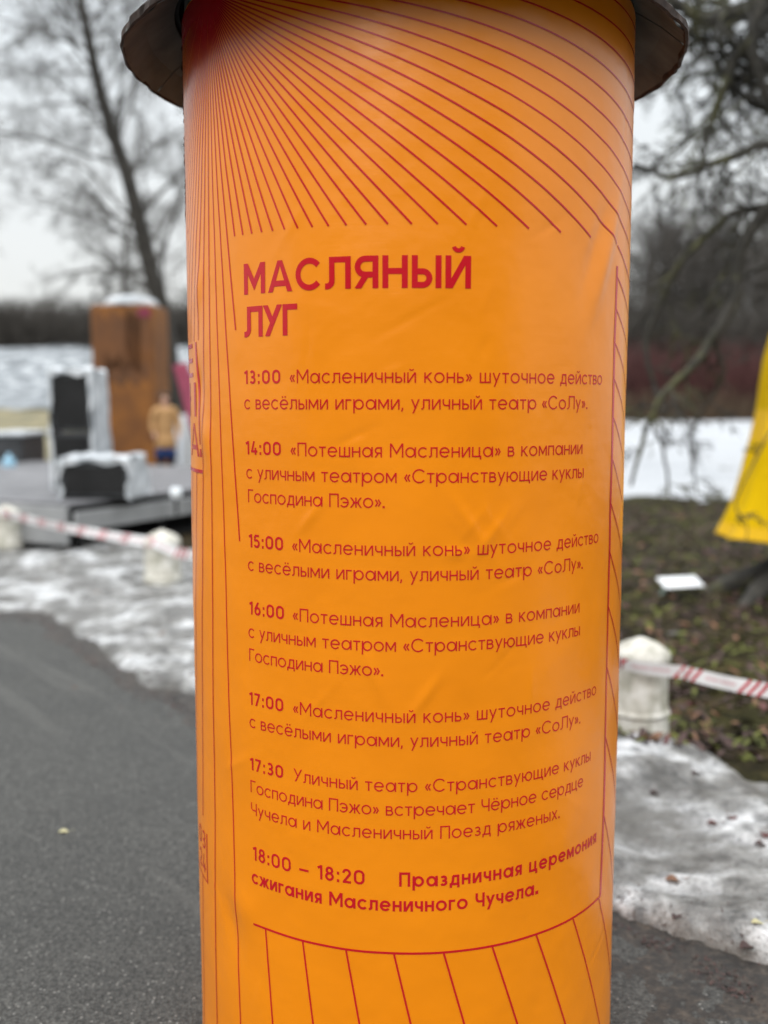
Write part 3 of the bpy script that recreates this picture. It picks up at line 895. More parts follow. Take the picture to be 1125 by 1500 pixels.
exec_font = None
LINES = [
    ('МАСЛЯНЫЙ', .185, .0645, -.388, 1.8105, .118), ('ЛУГ', .185, .0645, -.388, 1.7205, -.245),
    ('13:00', .165, .0290, -.391, 1.6215, -.289), ('«Масленичный конь» шуточное действо', .103, .0285, -.265, 1.6215, .492),
    ('с весёлыми играми, уличный театр «СоЛу».', .103, .0285, -.393, 1.5675, .430),
    ('14:00', .165, .0290, -.390, 1.4700, -.290), ('«Потешная Масленица» в компании', .103, .0285, -.265, 1.4700, .414),
    ('с уличным театром «Странствующие куклы', .103, .0285, -.391, 1.4175, .420), ('Господина Пэжо».', .103, .0285, -.387, 1.3655, -.057),
    ('15:00', .165, .0290, -.386, 1.2665, -.288), ('«Масленичный конь» шуточное действо', .103, .0285, -.264, 1.2665, .488),
    ('с весёлыми играми, уличный театр «СоЛу».', .103, .0285, -.391, 1.2140, .424),
    ('16:00', .165, .0290, -.387, 1.1165, -.287), ('«Потешная Масленица» в компании', .103, .0285, -.264, 1.1165, .415),
    ('с уличным театром «Странствующие куклы', .103, .0285, -.391, 1.0640, .418), ('Господина Пэжо».', .103, .0285, -.389, 1.0110, -.060),
    ('17:00', .165, .0290, -.389, .9115, -.291), ('«Масленичный конь» шуточное действо', .103, .0285, -.265, .9115, .495),
    ('с весёлыми играми, уличный театр «СоЛу».', .103, .0285, -.390, .8590, .427),
    ('17:30', .165, .0290, -.390, .7600, -.294), ('Уличный театр «Странствующие куклы', .103, .0285, -.266, .7600, .473),
    ('Господина Пэжо» встречает Чёрное сердце', .103, .0285, -.391, .7075, .443), ('Чучела и Масленичный Поезд ряженых.', .103, .0285, -.391, .6550, .360),
    ('18:00 — 18:20', .160, .0325, -.386, .5490, -.101), ('Праздничная церемония', .165, .0320, -.026, .5490, .513),
    ('сжигания Масленичного Чучела.', .165, .0320, -.391, .4930, .300)]
for i, (txt, w, size, s0, z0, s1) in enumerate(LINES):
    polys, tr = set_text(txt, w, size, s0, z0, s1)
    printed('heading' if i < 2 else 'lettering', polys)

# edge of the neighbouring panel at the far left: ends of large letters, an exclamation mark and a date box
def letter(ch, w, size, s_right, z0, sx=1.0):
    W, S_ = glyph(ch, w); out = []
    for k, (pts, clip) in enumerate(S_):
        for q in ribbon(pts, w):
            if clip: q = clip_poly(q, *clip)
            if len(q) > 2: out.append(([(s_right + (a - W) * size * sx, z0 + b * size) for a, b in q], k))
    return out
big = letter('Н', .15, .080, -.632, 1.549, 1.55) + letter('А', .15, .078, -.610, 1.455, 1.35)
big += line_polys((-.742, 1.640), (-.742, 1.722), .013) + [x for z in (1.647, 1.681, 1.715) for x in line_polys((-.742, z), (-.655, z), .010, k=1)]
big += line_polys((-.6205, 1.722), (-.6015, 1.484), .0125, .0085, k=2) + line_polys((-.5985, 1.474), (-.5970, 1.455), .014, k=2)
big += line_polys((-.586, 1.421), (-.95, 1.421), .0085, k=3)
printed('side_heading', big)
dat = letter('3', .13, .046, -.622, .484) + letter('0', .13, .046, -.664, .484) + letter('4', .13, .046, -.622, .424) + letter('2', .13, .046, -.664, .424)
dat += line_polys((-.6085, .532), (-.6065, .406), .0075) + line_polys((-.606, .4085), (-.95, .4085), .0035, k=2)
printed('side_date', dat)

# ragged vinyl seam sticking out at the far left, and grime specks
V = []; F = []
n = 90
for i in range(n + 1):
    z = 2.44 - i / n * .42; s = -.795 - .02 * math.sin(i * .05)
    p = wrap(np.array([s]), np.array([z]), .001)[0]; a = s / RC
    k = rng.uniform(.0005, .007) * max(.1, 1 - i / n) ** .6
    V += [tuple(p), tuple(p + np.array([math.sin(a), -math.cos(a), 0]) * k + np.array([0, 0, rng.uniform(-.002, .002)])), tuple(p + np.array([math.sin(a), -math.cos(a), 0]) * k * .8 + np.array([.004, .006, 0]))]
for i in range(n): F += [(i * 3, i * 3 + 1, i * 3 + 4, i * 3 + 3), (i * 3 + 1, i * 3 + 2, i * 3 + 5, i * 3 + 4)]
mesh('torn_seam', V, F, M['cap_rim'], poster)

# tin cap: soffit panels, rim, roof panels
cap = bpy.data.objects.new('cap', None)
V, F = lathe([(.545, 2.50), (.558, 2.506), (.60, 2.512), (.60, 2.53), (.40, 2.55)], 64)
cap = mesh('cap', V, F, M['void'], col, True); cap.location = (-.011, 0, 0)
rr = random.Random(4)
N8 = 8; A8 = math.radians(31)
for i in range(N8):
    a0 = A8 + i * 2 * math.pi / N8 + .006; a1 = A8 + (i + 1) * 2 * math.pi / N8 - .006
    dz = rr.uniform(-.004, .004); V = []; F = []; m_ = 14
    for lay in (0, 1):
        for (r, z) in ((.556, 2.492), (.62, 2.450), (.672, 2.402)):
            for j in range(m_ + 1):
                a = a0 + (a1 - a0) * j / m_
                sag = -.004 * math.sin(math.pi * j / m_) * (r - .55) / .13
                rj = r + ((fbm(np.array(a * 9), np.array(2.), 3, 3) - .5) * .022 if r > .67 else 0)
                V.append((float(rj) * math.cos(a), float(rj) * math.sin(a), z + dz + sag + lay * .006))
    c_ = m_ + 1
    for lay in (0, 1):
        for q in range(2):
            for j in range(m_):
                f = (lay * 3 * c_ + q * c_ + j, lay * 3 * c_ + q * c_ + j + 1, lay * 3 * c_ + (q + 1) * c_ + j + 1, lay * 3 * c_ + (q + 1) * c_ + j)
                F.append(f if lay else f[::-1])
    for j in range(m_): F.append((2 * c_ + j, 2 * c_ + j + 1, 5 * c_ + j + 1, 5 * c_ + j))
    for q in range(2):
        F.append((q * c_, (q + 1) * c_, 3 * c_ + (q + 1) * c_, 3 * c_ + q * c_)); F.append((q * c_ + m_, 3 * c_ + q * c_ + m_, 3 * c_ + (q + 1) * c_ + m_, (q + 1) * c_ + m_))
    mesh('soffit_panel', V, F, M['cap_metal'], cap)
def ragged(a, r, z): return 1 + float(fbm(np.array(a * 14 + 3), np.array(z * 40), 3, 8) - .5) * .03 + .006 * abs(math.sin(a * 4 + .2))
V, F = lathe([(.666, 2.408), (.671, 2.397), (.677, 2.399), (.678, 2.412), (.672, 2.418), (.666, 2.414), (.666, 2.408)], 200, fn=ragged)
mesh('rim', V, F, M['cap_rim'], cap)
V, F = lathe([(.668, 2.420), (.50, 2.60), (.25, 2.74), (.05, 2.80), (.05, 2.90), (.0, 2.92)], 48)
mesh('cap_roof', V, F, M['cap_metal'], cap)
V = []; F = []                                      # open seam seen across the right-hand soffit

# ============================ bollards and tape ==================================================
def make_bollard():
    b = empty('stone_bollard', (0, 0, 0))
    def flute(a, r, z):
        return 1 + (.030 * (abs(math.sin(a * 8)) - .5) if .33 < z < .43 else 0) + .006 * math.sin(a * 3 + z * 20)
    V, F = lathe([(.0, -.05), (.142, -.05), (.142, .0), (.138, .085), (.134, .092), (.130, .31), (.128, .345)], 48, fn=lambda a, r, z: 1 + .003 * math.sin(a * 5 + z * 31))
    mesh('shaft', V, F, M['bollard'], b, True)
    V, F = lathe([(.134, .088), (.145, .094), (.148, .104), (.143, .114), (.132, .120)], 48, fn=lambda a, r, z: 1 + .01 * math.sin(a * 9))
    mesh('base_ring', V, F, M['bollard'], b, True)
    V, F = lathe([(.126, .343), (.137, .348), (.140, .372), (.136, .392), (.115, .412), (.080, .436), (.040, .452), (.018, .462), (.0, .466)], 96, fn=flute)
    mesh('domed_head', V, F, M['bollard'], b, True)
    return b
def clone(o, loc, rz, sc_=1.0):
    c = o.copy(); sc.collection.objects.link(c); c.location = loc; c.rotation_euler = (0, 0, rz); c.scale = (sc_,) * 3
    for ch in list(o.children):
        d = ch.copy(); sc.collection.objects.link(d); d.parent = c
    return c
bol = make_bollard(); BP = on(940, 1074); bol.location = BP + Vector((0, .06, -.005)); bol.scale = (1.0,) * 3
tag(bol, 'whitewashed stone bollard with fluted domed head, right of the column, striped tape across it', 'bollard', 'stone bollards along the path')
B2 = on(237, 865); c = clone(bol, B2 + Vector((0, .05, -.01)), .7, 1.13)
tag(c, 'whitewashed stone bollard on the snow in front of the stage, just left of the column', 'bollard', 'stone bollards along the path')
B3 = on(8, 812); d_ = clone(bol, B3 + Vector((0, .05, -.01)), 1.9, 1.13)
tag(d_, 'stone bollard cut by the left edge of the photo, where the tape starts', 'bollard', 'stone bollards along the path')
B4 = Vector((2.35, 3.72, -.01))
e_ = clone(bol, B4, 2.6, 1.0)
tag(e_, 'stone bollard just outside the right edge where the tape runs on', 'bollard', 'stone bollards along the path')

def tape(name, P, width, label, stripes=True, u0=.10, sag=.03, n=60, flip=0.0, text=True):
    "a ribbon hung through the points P, slightly twisted, with printed diagonal stripes"
    pts = []
    for i in range(len(P) - 1):
        for j in range(n):
            f = j / n; q = P[i].lerp(P[i + 1], f); q = q - Vector((0, 0, sag * 4 * f * (1 - f))); pts.append(q)
    pts.append(P[-1])
    L = [0]
    for i in range(1, len(pts)): L.append(L[-1] + (pts[i] - pts[i - 1]).length)
    def fr(u, v, off=0.0):
        i = min(max(np.searchsorted(L, u) - 1, 0), len(pts) - 2); f = (u - L[i]) / max(1e-6, L[i + 1] - L[i])
        p = pts[i].lerp(pts[i + 1], f); t = (pts[i + 1] - pts[i]).normalized()
        tw = .25 * math.sin(u * 1.7 + flip) + .10 * math.sin(u * 6.1)
        up = Vector((0, 0, 1)); side = t.cross(up).normalized(); w = up * math.cos(tw) + side * math.sin(tw); nn = t.cross(w).normalized()
        if nn.dot(p - Vector((0, 0, EYE))) > 0: nn = -nn
        return p + w * (v * width) + nn * (off + .003 * math.sin(u * 23 + v * 2))
    V = []; F = []; m_ = int(L[-1] / .03)
    for i in range(m_ + 1):
        for v in (-.5, -.15, .15, .5): V.append(fr(L[-1] * i / m_, v))
    for i in range(m_):
        for k in range(3): F.append((i * 4 + k, i * 4 + k + 1, (i + 1) * 4 + k + 1, (i + 1) * 4 + k))
    t = mesh(name, V, F, M['tape'], None, True); tag(t, label, 'barrier tape')
    u = u0
    while u < L[-1] - .3:
        for q in range(3):
            V = []; F = []
            a = u + q * .050
            for s in range(4):
                b = len(V); v0 = -.5 + s / 4; v1 = v0 + .25
                for (uu, vv) in ((a + v0 * .05, v0), (a + .021 + v0 * .05, v0), (a + .021 + v1 * .05, v1), (a + v1 * .05, v1)): V.append(fr(uu, vv, .002))
                F.append((b, b + 1, b + 2, b + 3))
            mesh('stripe', V, F, M['tape_red'], t)
        V = []; F = []
        for q in range(14):
            a = u + .165 + q * .0125 + (.008 if q > 6 else 0)
            b = len(V)
            for (uu, vv) in ((a, -.10), (a + .007, -.10), (a + .0065, .12 + .05 * math.sin(q * 2.1)), (a + .001, .10)): V.append(fr(uu, vv, .002))
            F.append((b, b + 1, b + 2, b + 3))
        mesh('small_print', V, F, M['tape_text'], t)
        u += .385
    return t
zt = .355
tape('barrier_tape', [at(880, 955, 4.83) , Vector((BP.x - .13, BP.y - .12, .375)), Vector((BP.x + .15, BP.y - .12, .335)), at(1128, 1012, 4.1), Vector((2.33, 3.58, .30))], .062,
     'white and red barrier tape drawn across the bollard right of the column', sag=.006, flip=2.0, u0=.16)
T2 = tape('barrier_tape', [Vector((B3.x, B3.y - .11, .46)), Vector((B2.x - .02, B2.y - .13, .43)), at(284, 812, 8.0), at(330, 822, 7.6)], .085,
     'pale barrier tape strung between the two bollards left of the column', sag=.025, flip=.4)

# ============================ stage and what stands on it =========================================
ZD = .55
f0 = at(100, 742, 10.6); f0.z = ZD
fl = on(103, 738, ZD); frr = on(283, 716, ZD)
bk = on(240, 660, ZD)
sdir = (frr - fl).normalized(); sn = Vector((-sdir.y, sdir.x, 0))
stage = empty('stage', (fl.x, fl.y, 0), math.atan2(sdir.y, sdir.x))
tag(stage, 'low grey festival stage on legs, with painted black shade beneath, left of the column', 'stage')
WS, DS = 5.6, 8.2
k = 0
for i in range(7):                                  # deck sheets with open joints
    for j in range(5):
        V, F = boxg(WS / 7 * (i + .5), DS / 5 * (j + .5), ZD - .02, WS / 7 - .012, DS / 5 - .012, .04, bev=.004)
        mesh('deck_board', V, F, M['deck'], stage)
V, F = boxg(WS / 2, .10, .43, WS - .1, .06, .04); 
mesh('under_deck_shade', *boxg(WS / 2, DS / 2 + .25, .37, WS - .3, DS - .3, .28), M['void'], stage)  # solid black fill standing in for shade under the raised deck
for i in range(4):
    V, F = boxg(WS / 4 * (i + .5), -.05, .36, WS / 4 - .015, .05, .20, bev=.006); mesh('skirt_panel', V, F, M['fascia'], stage)
for i in range(5):
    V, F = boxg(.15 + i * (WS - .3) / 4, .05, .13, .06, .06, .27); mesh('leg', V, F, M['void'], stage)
V, F = boxg(WS / 2, 1.2, .02, WS - .3, 2.2, .03); mesh('ground_shade', V, F, M['void'], stage)  # black sheet that paints the deck's shade onto the ground
for i in range(6):
    V, F = boxg(-.04, DS / 6 * (i + .5), .32, .05, DS / 6 - .015, .40, bev=.006); mesh('side_panel', V, F, M['fascia'], stage)

def film_edges(parent, sx, sy, sz, x, y, z, seed):
    "crumpled pale film over a cabinet: top and corner strips that leave the dark front in view"
    R_ = random.Random(seed); V = []; F = []
    def sheet(fn, nu, nv):
        b = len(V)
        for i in range(nu + 1):
            for j in range(nv + 1):
                p = fn(i / nu, j / nv); V.append((p[0] + R_.uniform(-.012, .012), p[1] + R_.uniform(-.012, .012), p[2] + R_.uniform(-.012, .012)))
        for i in range(nu):
            for j in range(nv): F.append((b + i * (nv + 1) + j, b + i * (nv + 1) + j + 1, b + (i + 1) * (nv + 1) + j + 1, b + (i + 1) * (nv + 1) + j))
    g = .03
    sheet(lambda u, v: (x + (u - .5) * (sx + 2 * g), y + (v - .5) * (sy + 2 * g), z + sz + g + .05 * math.sin(u * 9) * math.sin(v * 7)), 10, 8)
    for s in (-1, 1):
        sheet(lambda u, v: (x + s * (sx / 2 + g + .06 * (1 - v) * u), y + (u - .5) * (sy + 2 * g), z + v * (sz + g)), 8, 10)
        sheet(lambda u, v: (x + s * (sx / 2 + g - u * .035 * (1 + .5 * math.sin(v * 9))), y - sy / 2 - g - .01, z + v * (sz + g)), 3, 12)
    sheet(lambda u, v: (x + (u - .5) * (sx + 2 * g), y - sy / 2 - g - .008, z + sz + g - v * .05 * (1 + .4 * math.sin(u * 11))), 12, 2)
    o = mesh('film_cover', V, F, M['film'], parent, True); return o
def cabinet(px0, px1, py0, py1, Yd, label, name='loudspeaker', depth=.55, rz=0, parts=1, cat='loudspeaker'):
    p0 = at(px0, py1, Yd); p1 = at(px1, py1, Yd); top = at((px0 + px1) / 2, py0, Yd)
    w = p1.x - p0.x; z0 = ZD; h = top.z - z0
    t = empty(name, ((p0.x + p1.x) / 2, Yd + depth / 2, z0), rz); tag(t, label, cat)
    for q in range(parts):
        hh = h / parts
        V, F = boxg(0, 0, hh * (q + .5), w - .06, depth, hh - .02, bev=.02); mesh('cabinet', V, F, M['black_box'], t)
        V, F = boxg(0, -depth / 2 - .006, hh * (q + .5), w - .14, .016, hh - .12, bev=.004); mesh('grille', V, F, M['void'], t)
    film_edges(t, w - .06, depth, h, 0, 0, 0, int(px0))
    return t
cabinet(88, 192, 676, 738, 10.75, 'low wide black stage monitor wrapped in clear film on the front corner of the stage', depth=.7)
cabinet(76, 139, 546, 690, 11.9, 'tall black loudspeaker stack under clear film, left of the orange block', depth=.6, parts=2)
pt = at(212, 735, 10.7)
# tall orange banner block behind the stage
OY = 21.2
pL, pR = at(141, 700, OY), at(233, 700, OY); top = at(180, 446, OY)
ob = empty('banner_block', ((pL.x + pR.x) / 2, OY + .6, 0), math.radians(-4)); tag(ob, 'tall block clad in orange banner cloth with a white rounded cover on top', 'banner block')
ow = pR.x - pL.x
V, F = boxg(0, 0, top.z / 2, ow, 1.1, top.z, bev=.03); mesh('core', V, F, M['orange_cloth'], ob)
for zz0, zz1, xx0, xx1 in ((.62, .95, -.46, .30), (.70, .98, .05, .46), (.55, .70, -.30, .44), (.48, .56, -.46, -.25)):
    n_ = 8; V = []; F = []
    for i in range(n_ + 1):
        for z in (zz0, zz1):
            V.append((ow * (xx0 + (xx1 - xx0) * i / n_), -.556, top.z * (z + .035 * math.sin(i * 2.3 + z * 20))))
    for i in range(n_): F.append((i * 2, i * 2 + 2, i * 2 + 3, i * 2 + 1))
    mesh('printed_patch', V, F, M['orange_dark'], ob)
V, F = boxg(ow * .36, -.562, top.z * .955, ow * .2, .012, top.z * .05); mesh('red_badge', V, F, M['maroon'], ob)
V, F = lathe([(.64, 0), (.66, .05), (.60, .13), (.46, .19), (.26, .23), (0, .24)], 32, fn=lambda a, r, z: 1 + .04 * math.sin(a * 3))
mesh('top_cover', [(x * .9, y * .85, z + top.z + .01) for x, y, z in V], F, M['film'], ob, True)

# white lamp head on a grey post beside the block
lp = at(240, 660, 23.4); lt = at(240, 478, 23.4)
lm = empty('lamp_post', (lp.x, 23.4, 0)); tag(lm, 'slim grey post with a white oblong head beside the orange block', 'lamp post')
V, F = lathe([(.06, 0), (.05, lt.z - .3), (.05, lt.z)], 12); mesh('post', V, F, M['grey_post'], lm, True)
V, F = lathe([(0, -.30), (.08, -.26), (.11, -.1), (.11, .2), (.07, .28), (0, .30)], 16); mesh('lamp_head', [(x, y, z + lt.z - .25) for x, y, z in V], F, M['film'], lm, True)

# person in a tan coat behind the stage
def skin_body(name, joints, edges, radii, mat, parent, sub=2):
    me = bpy.data.meshes.new(name); me.from_pydata(joints, edges, []); me.update()
    o = bpy.data.objects.new(name, me); sc.collection.objects.link(o); o.parent = parent
    md = o.modifiers.new('skin', 'SKIN'); md.use_smooth_shade = True
    for i, v in enumerate(me.skin_vertices[0].data): v.radius = radii[i]; v.use_root = (i == 0)
    s = o.modifiers.new('sub', 'SUBSURF'); s.levels = sub; s.render_levels = sub
    me.materials.append(mat); return o
PP = at(243, 657, 20.0); per = empty('person', (PP.x, 20.0, .0), math.radians(20))
tag(per, 'person in a tan coat and blue skirt standing behind the stage beside the orange block', 'person')
pj = [(0, 0, .95), (0, 0, 1.12), (0, 0, 1.32), (0, 0, 1.46), (0, -.01, 1.53), (0, -.02, 1.64), (0, -.01, 1.73),
      (.10, 0, .88), (.11, -.02, .50), (.11, 0, .09), (.11, -.13, .04), (-.10, 0, .88), (-.11, .03, .50), (-.11, .02, .09), (-.11, -.11, .04),
      (.19, 0, 1.42), (.25, -.02, 1.16), (.24, -.12, .94), (.23, -.17, .86), (-.19, 0, 1.42), (-.25, .02, 1.16), (-.23, -.10, .95), (-.22, -.14, .87)]
pe = [(0, 1), (1, 2), (2, 3), (3, 4), (4, 5), (5, 6), (0, 7), (7, 8), (8, 9), (9, 10), (0, 11), (11, 12), (12, 13), (13, 14), (3, 15), (15, 16), (16, 17), (17, 18), (3, 19), (19, 20), (20, 21), (21, 22)]
pr = [(.15, .11), (.14, .10), (.16, .11), (.12, .09), (.055, .055), (.085, .10), (.075, .085), (.09, .09), (.065, .065), (.042, .042), (.04, .035), (.09, .09), (.065, .065), (.042, .042), (.04, .035),
      (.06, .06), (.048, .048), (.035, .035), (.03, .02), (.06, .06), (.048, .048), (.035, .035), (.03, .02)]
skin_body('body', pj, pe, pr, M['skin'], per)
cj = [(0, 0, .92), (0, 0, 1.12), (0, 0, 1.34), (0, 0, 1.47), (.20, 0, 1.43), (.255, -.02, 1.16), (.245, -.11, .97), (-.20, 0, 1.43), (-.255, .02, 1.16), (-.235, -.09, .98)]
ce = [(0, 1), (1, 2), (2, 3), (3, 4), (4, 5), (5, 6), (3, 7), (7, 8), (8, 9)]
skin_body('coat', cj, ce, [(.21, .17), (.19, .14), (.20, .14), (.11, .10), (.085, .085), (.068, .068), (.055, .055), (.085, .085), (.068, .068), (.055, .055)], M['tan_coat'], per)
V, F = lathe([(.17, 1.0), (.20, .88), (.22, .70), (.21, .69), (.15, .95)], 20, fn=lambda a, r, z: 1 + .05 * math.sin(a * 6)); mesh('coat_hem', V, F, M['tan_coat'], per, True)
V, F = lathe([(.17, .80), (.20, .70), (.215, .47), (.20, .47), (.15, .75)], 20, fn=lambda a, r, z: 1 + .06 * math.sin(a * 5)); mesh('skirt', V, F, M['blue_cloth'], per, True)
skin_body('tights', [(.11, -.02, .55), (.11, 0, .12), (.11, -.13, .05)], [(0, 1), (1, 2)], [(.075, .075), (.055, .055), (.055, .045)], M['dark_cloth'], per)
skin_body('tights', [(-.11, .03, .55), (-.11, .02, .12), (-.11, -.11, .05)], [(0, 1), (1, 2)], [(.075, .075), (.055, .055), (.055, .045)], M['dark_cloth'], per)
V, F = lathe([(.05, 1.80), (.10, 1.78), (.118, 1.70), (.105, 1.60), (.06, 1.585)], 18, fn=lambda a, r, z: 1 if math.sin(a) > -.55 or z > 1.72 else .62); mesh('hair', [(x, y + .012, z) for x, y, z in V], F, M['hair'], per, True)
for sx in (-1, 1):
    V, F = lathe([(0, -.012), (.010, 0), (0, .012)], 8, c=(.035 * sx, -.118, 1.665)); mesh('eye', V, F, M['dark_cloth'], per, True)
V, F = lathe([(.0, -.02), (.016, -.015), (.012, .01), (.0, .03)], 8, c=(0, -.128, 1.635)); mesh('nose', V, F, M['skin'], per, True)
V, F = boxg(0, -.118, 1.595, .05, .012, .012, bev=.003); mesh('mouth', V, F, M['maroon'], per)

# maroon canvas windbreak leaning away behind the stage, and a snow heap under it
V = []; F = []
a0_, a1_ = at(253, 535, 17.0), at(272, 530, 17.0); b0_, b1_ = at(284, 650, 16.2), at(330, 655, 16.2)
def canvas(name, c4, th, mat, parent=None, nx=10, nz=14, fold=.03):
    V = []; F = []
    for lay in (0, 1):
        for i in range(nz + 1):
            for j in range(nx + 1):
                u, v = j / nx, i / nz
                p = c4[0].lerp(c4[1], u).lerp(c4[3].lerp(c4[2], u), v)
                q = p + Vector((0, (fold * math.sin(u * 14 + v * 2) + fold * .5 * math.sin(v * 9 + u * 4)) + lay * th, 0)); V.append(q)
    c_ = nx + 1; off = (nz + 1) * c_
    for i in range(nz):
        for j in range(nx):
            f = (i * c_ + j, i * c_ + j + 1, (i + 1) * c_ + j + 1, (i + 1) * c_ + j); F.append(f); F.append(tuple(x + off for x in reversed(f)))
    for j in range(nx): F.append((j, j + off, j + 1 + off, j + 1)); a = nz * c_ + j; F.append((a, a + 1, a + 1 + off, a + off))
    for i in range(nz):
        for j in (0, nx): a = i * c_ + j; F.append((a, a + c_, a + c_ + off, a + off))
    return mesh(name, V, F, mat, parent, True)
mw = empty('canvas_windbreak', (0, 0, 0)); tag(mw, 'maroon canvas panel sloping down to the right beside the column, behind the stage', 'windbreak')
canvas('canvas', [a0_, a1_, b1_, b0_], .02, M['maroon'], mw)
T = Tubes(); g0 = Vector((a1_.x, a1_.y + .1, 0)); T.add([g0, Vector((a1_.x, a1_.y + .1, a1_.z))], [.03, .025], 8); T.build('pole', M['grey_post'], mw)
hp = at(268, 668, 19.5)
V = []; F = []
hx = on(275, 668, .0); 
V, F = lathe([(1.3, -.05), (1.15, .35), (.85, .80), (.5, 1.15), (.2, 1.3), (0, 1.32)], 28, fn=lambda a, r, z: 1 + .12 * math.sin(a * 3 + z * 2) + .05 * math.sin(a * 7)); 
o = mesh('snow_heap', [(x * .8 + at(272, 660, 25).x, y + 25, z) for x, y, z in V], F, M['snow_clean'], None, True); tag(o, 'rounded heap of clean snow between the stage and the column', 'snow heap')

# crates at the far left
cb = at(-14, 690, 17.5); ct = at(34, 690, 17.5); tp = at(10, 640, 17.5)
V, F = boxg(0, 0, tp.z / 2, ct.x - cb.x, 1.2, tp.z, bev=.03)
bx = empty('covered_crate', ((cb.x + ct.x) / 2, 18.1, 0)); tag(bx, 'dark crate with a pale snowy top at the left edge, beyond the stage', 'crate')
mesh('crate_body', V, F, M['black_box'], bx)
V, F = boxg(0, 0, tp.z + .05, ct.x - cb.x + .1, 1.3, .09, bev=.03); mesh('snowy_top', V, F, M['film'], bx)
q = at(13, 676, 16.4)
bb = empty('blue_canister', (q.x, 16.4, 0)); tag(bb, 'small pale blue canister in front of the dark crate at the left edge', 'canister')
V, F = lathe([(0, 0), (.10, 0), (.11, .03), (.11, .62), (.09, .68), (.04, .71), (.04, .76), (0, .77)], 20); mesh('can', V, F, M['bluebox'], bb, True)
V, F = boxg(0, 0, .80, .12, .02, .03, bev=.006); mesh('handle', V, F, M['black_box'], bb)
q = on(255, 735, .1); bl = empty('flood_light', (at(258, 722, 10.2).x, 10.2, at(258, 722, 10.2).z)); tag(bl, 'small round white lamp at the front edge of the stage, close to the column', 'lamp')
V, F = lathe([(0, -.06), (.05, -.05), (.065, 0), (.05, .05), (0, .06)], 18); mesh('lamp_globe', V, F, M['pale'], bl, True)
V, F = lathe([(.015, -.22), (.015, -.05)], 8); mesh('stem', V, F, M['void'], bl, True)

# ============================ trees near and mid =================================================
def px_tree(T, pts, Y0, r0, r1, k=6, dY=0.0, wob=.0, R=rng, sub=3):
    P = [at(x, y, Y0 + dY * i / max(1, len(pts) - 1)) for i, (x, y) in enumerate(pts)]
    Q = []
    n = len(P)
    for i in range(n - 1):
        for j in range(sub):
            f = j / sub; a = P[max(i - 1, 0)]; b = P[i]; c = P[i + 1]; d = P[min(i + 2, n - 1)]
            q = .5 * ((2 * b) + (c - a) * f + (2 * a - 5 * b + 4 * c - d) * f * f + (3 * b - a - 3 * c + d) * f ** 3)
            Q.append(q + Vector((R.uniform(-wob, wob), R.uniform(-wob, wob), R.uniform(-wob, wob))))
    Q.append(P[-1])
    T.add(Q, [r0 + (r1 - r0) * i / (len(Q) - 1) for i in range(len(Q))], k)
    return Q
def sprout(T, Q, n, r, L, levels, R, droop=.05, cfg=None, lo=.05):
    cf = cfg or dict(seg=[6, 5, 3], k=[4, 3, 3], wig=.22, droop=[droop, droop, droop], num=[1, 7, 5][:levels], start=[.12, .1], ang=[(.4, 1.1), (.4, 1.1)], len=[(.3, .6), (.3, .6)], lift=[.1, 0, 0], rmin=.004)
    for i in range(n):
        f = R.uniform(lo, 1) * (len(Q) - 1); a = min(int(f), len(Q) - 2); q = Q[a].lerp(Q[a + 1], f - a)
        ax = (Q[a + 1] - Q[a]).normalized(); u = ax.cross(Vector((R.uniform(-1, 1), R.uniform(-1, 1), R.uniform(-1, 1)))).normalized()
        grow(T, q, ax * .45 + u * .9 + Vector((0, 0, .15)), L * R.uniform(.55, 1.15), r * (1 - .6 * f / len(Q)), 0, R, cf)

# leaning tree behind the stage on the left
tl = empty('leaning_tree', on(262, 668)); tag(tl, 'tall leaning bare tree behind the stage, its trunk passing the orange block', 'bare tree')
R = random.Random(21); T = Tubes()
trunk = px_tree(T, [(262, 664), (256, 600), (248, 530), (240, 465), (222, 400), (205, 330), (186, 255), (163, 190), (146, 130), (133, 70), (116, -10), (105, -80)], 25, .27, .09, 8)
tk = T.build('trunk', M['bark'], tl); tk.location = -tl.location
T = Tubes()
cf = dict(seg=[7, 5, 4, 3], k=[4, 3, 3, 3], wig=.20, droop=[.03, .06, .08, .10], num=[1, 9, 7, 4], start=[.15, .12, .1], ang=[(.4, 1.1), (.4, 1.1), (.4, 1.1)], len=[(.3, .6), (.3, .6), (.35, .6)], lift=[.1, 0, 0], rmin=.0055)
sprout(T, trunk, 40, .058, 4.2, 4, R, cfg=cf, lo=.28)
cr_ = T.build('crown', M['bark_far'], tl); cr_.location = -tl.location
# two more bare trees behind it
for j, (px_, Yd, lab, sc_) in enumerate(((-90, 36, 'bare tree with its crown reaching in from the left edge', .9), (172, 50, 'slender bare tree behind the orange block', .9))):
    base = at(px_, 650, Yd); base.z = .2
    t_ = empty('bare_tree', base); tag(t_, lab, 'bare tree')
    T = Tubes(); tr = wander(Vector((0, 0, 0)), Vector((R.uniform(-.15, .1), 0, 1)), 17 * sc_, 10, .05, 0, R); T.add(tr, [.20 * (1 - .085 * i) for i in range(11)], 7)
    T.build('trunk', M['bark_far'], t_)
    T = Tubes(); cf2 = dict(cf); cf2['rmin'] = .006
    sprout(T, tr, 22, .045, 4.4, 4, R, cfg=cf2, lo=.25); T.build('crown', M['bark_far'], t_)

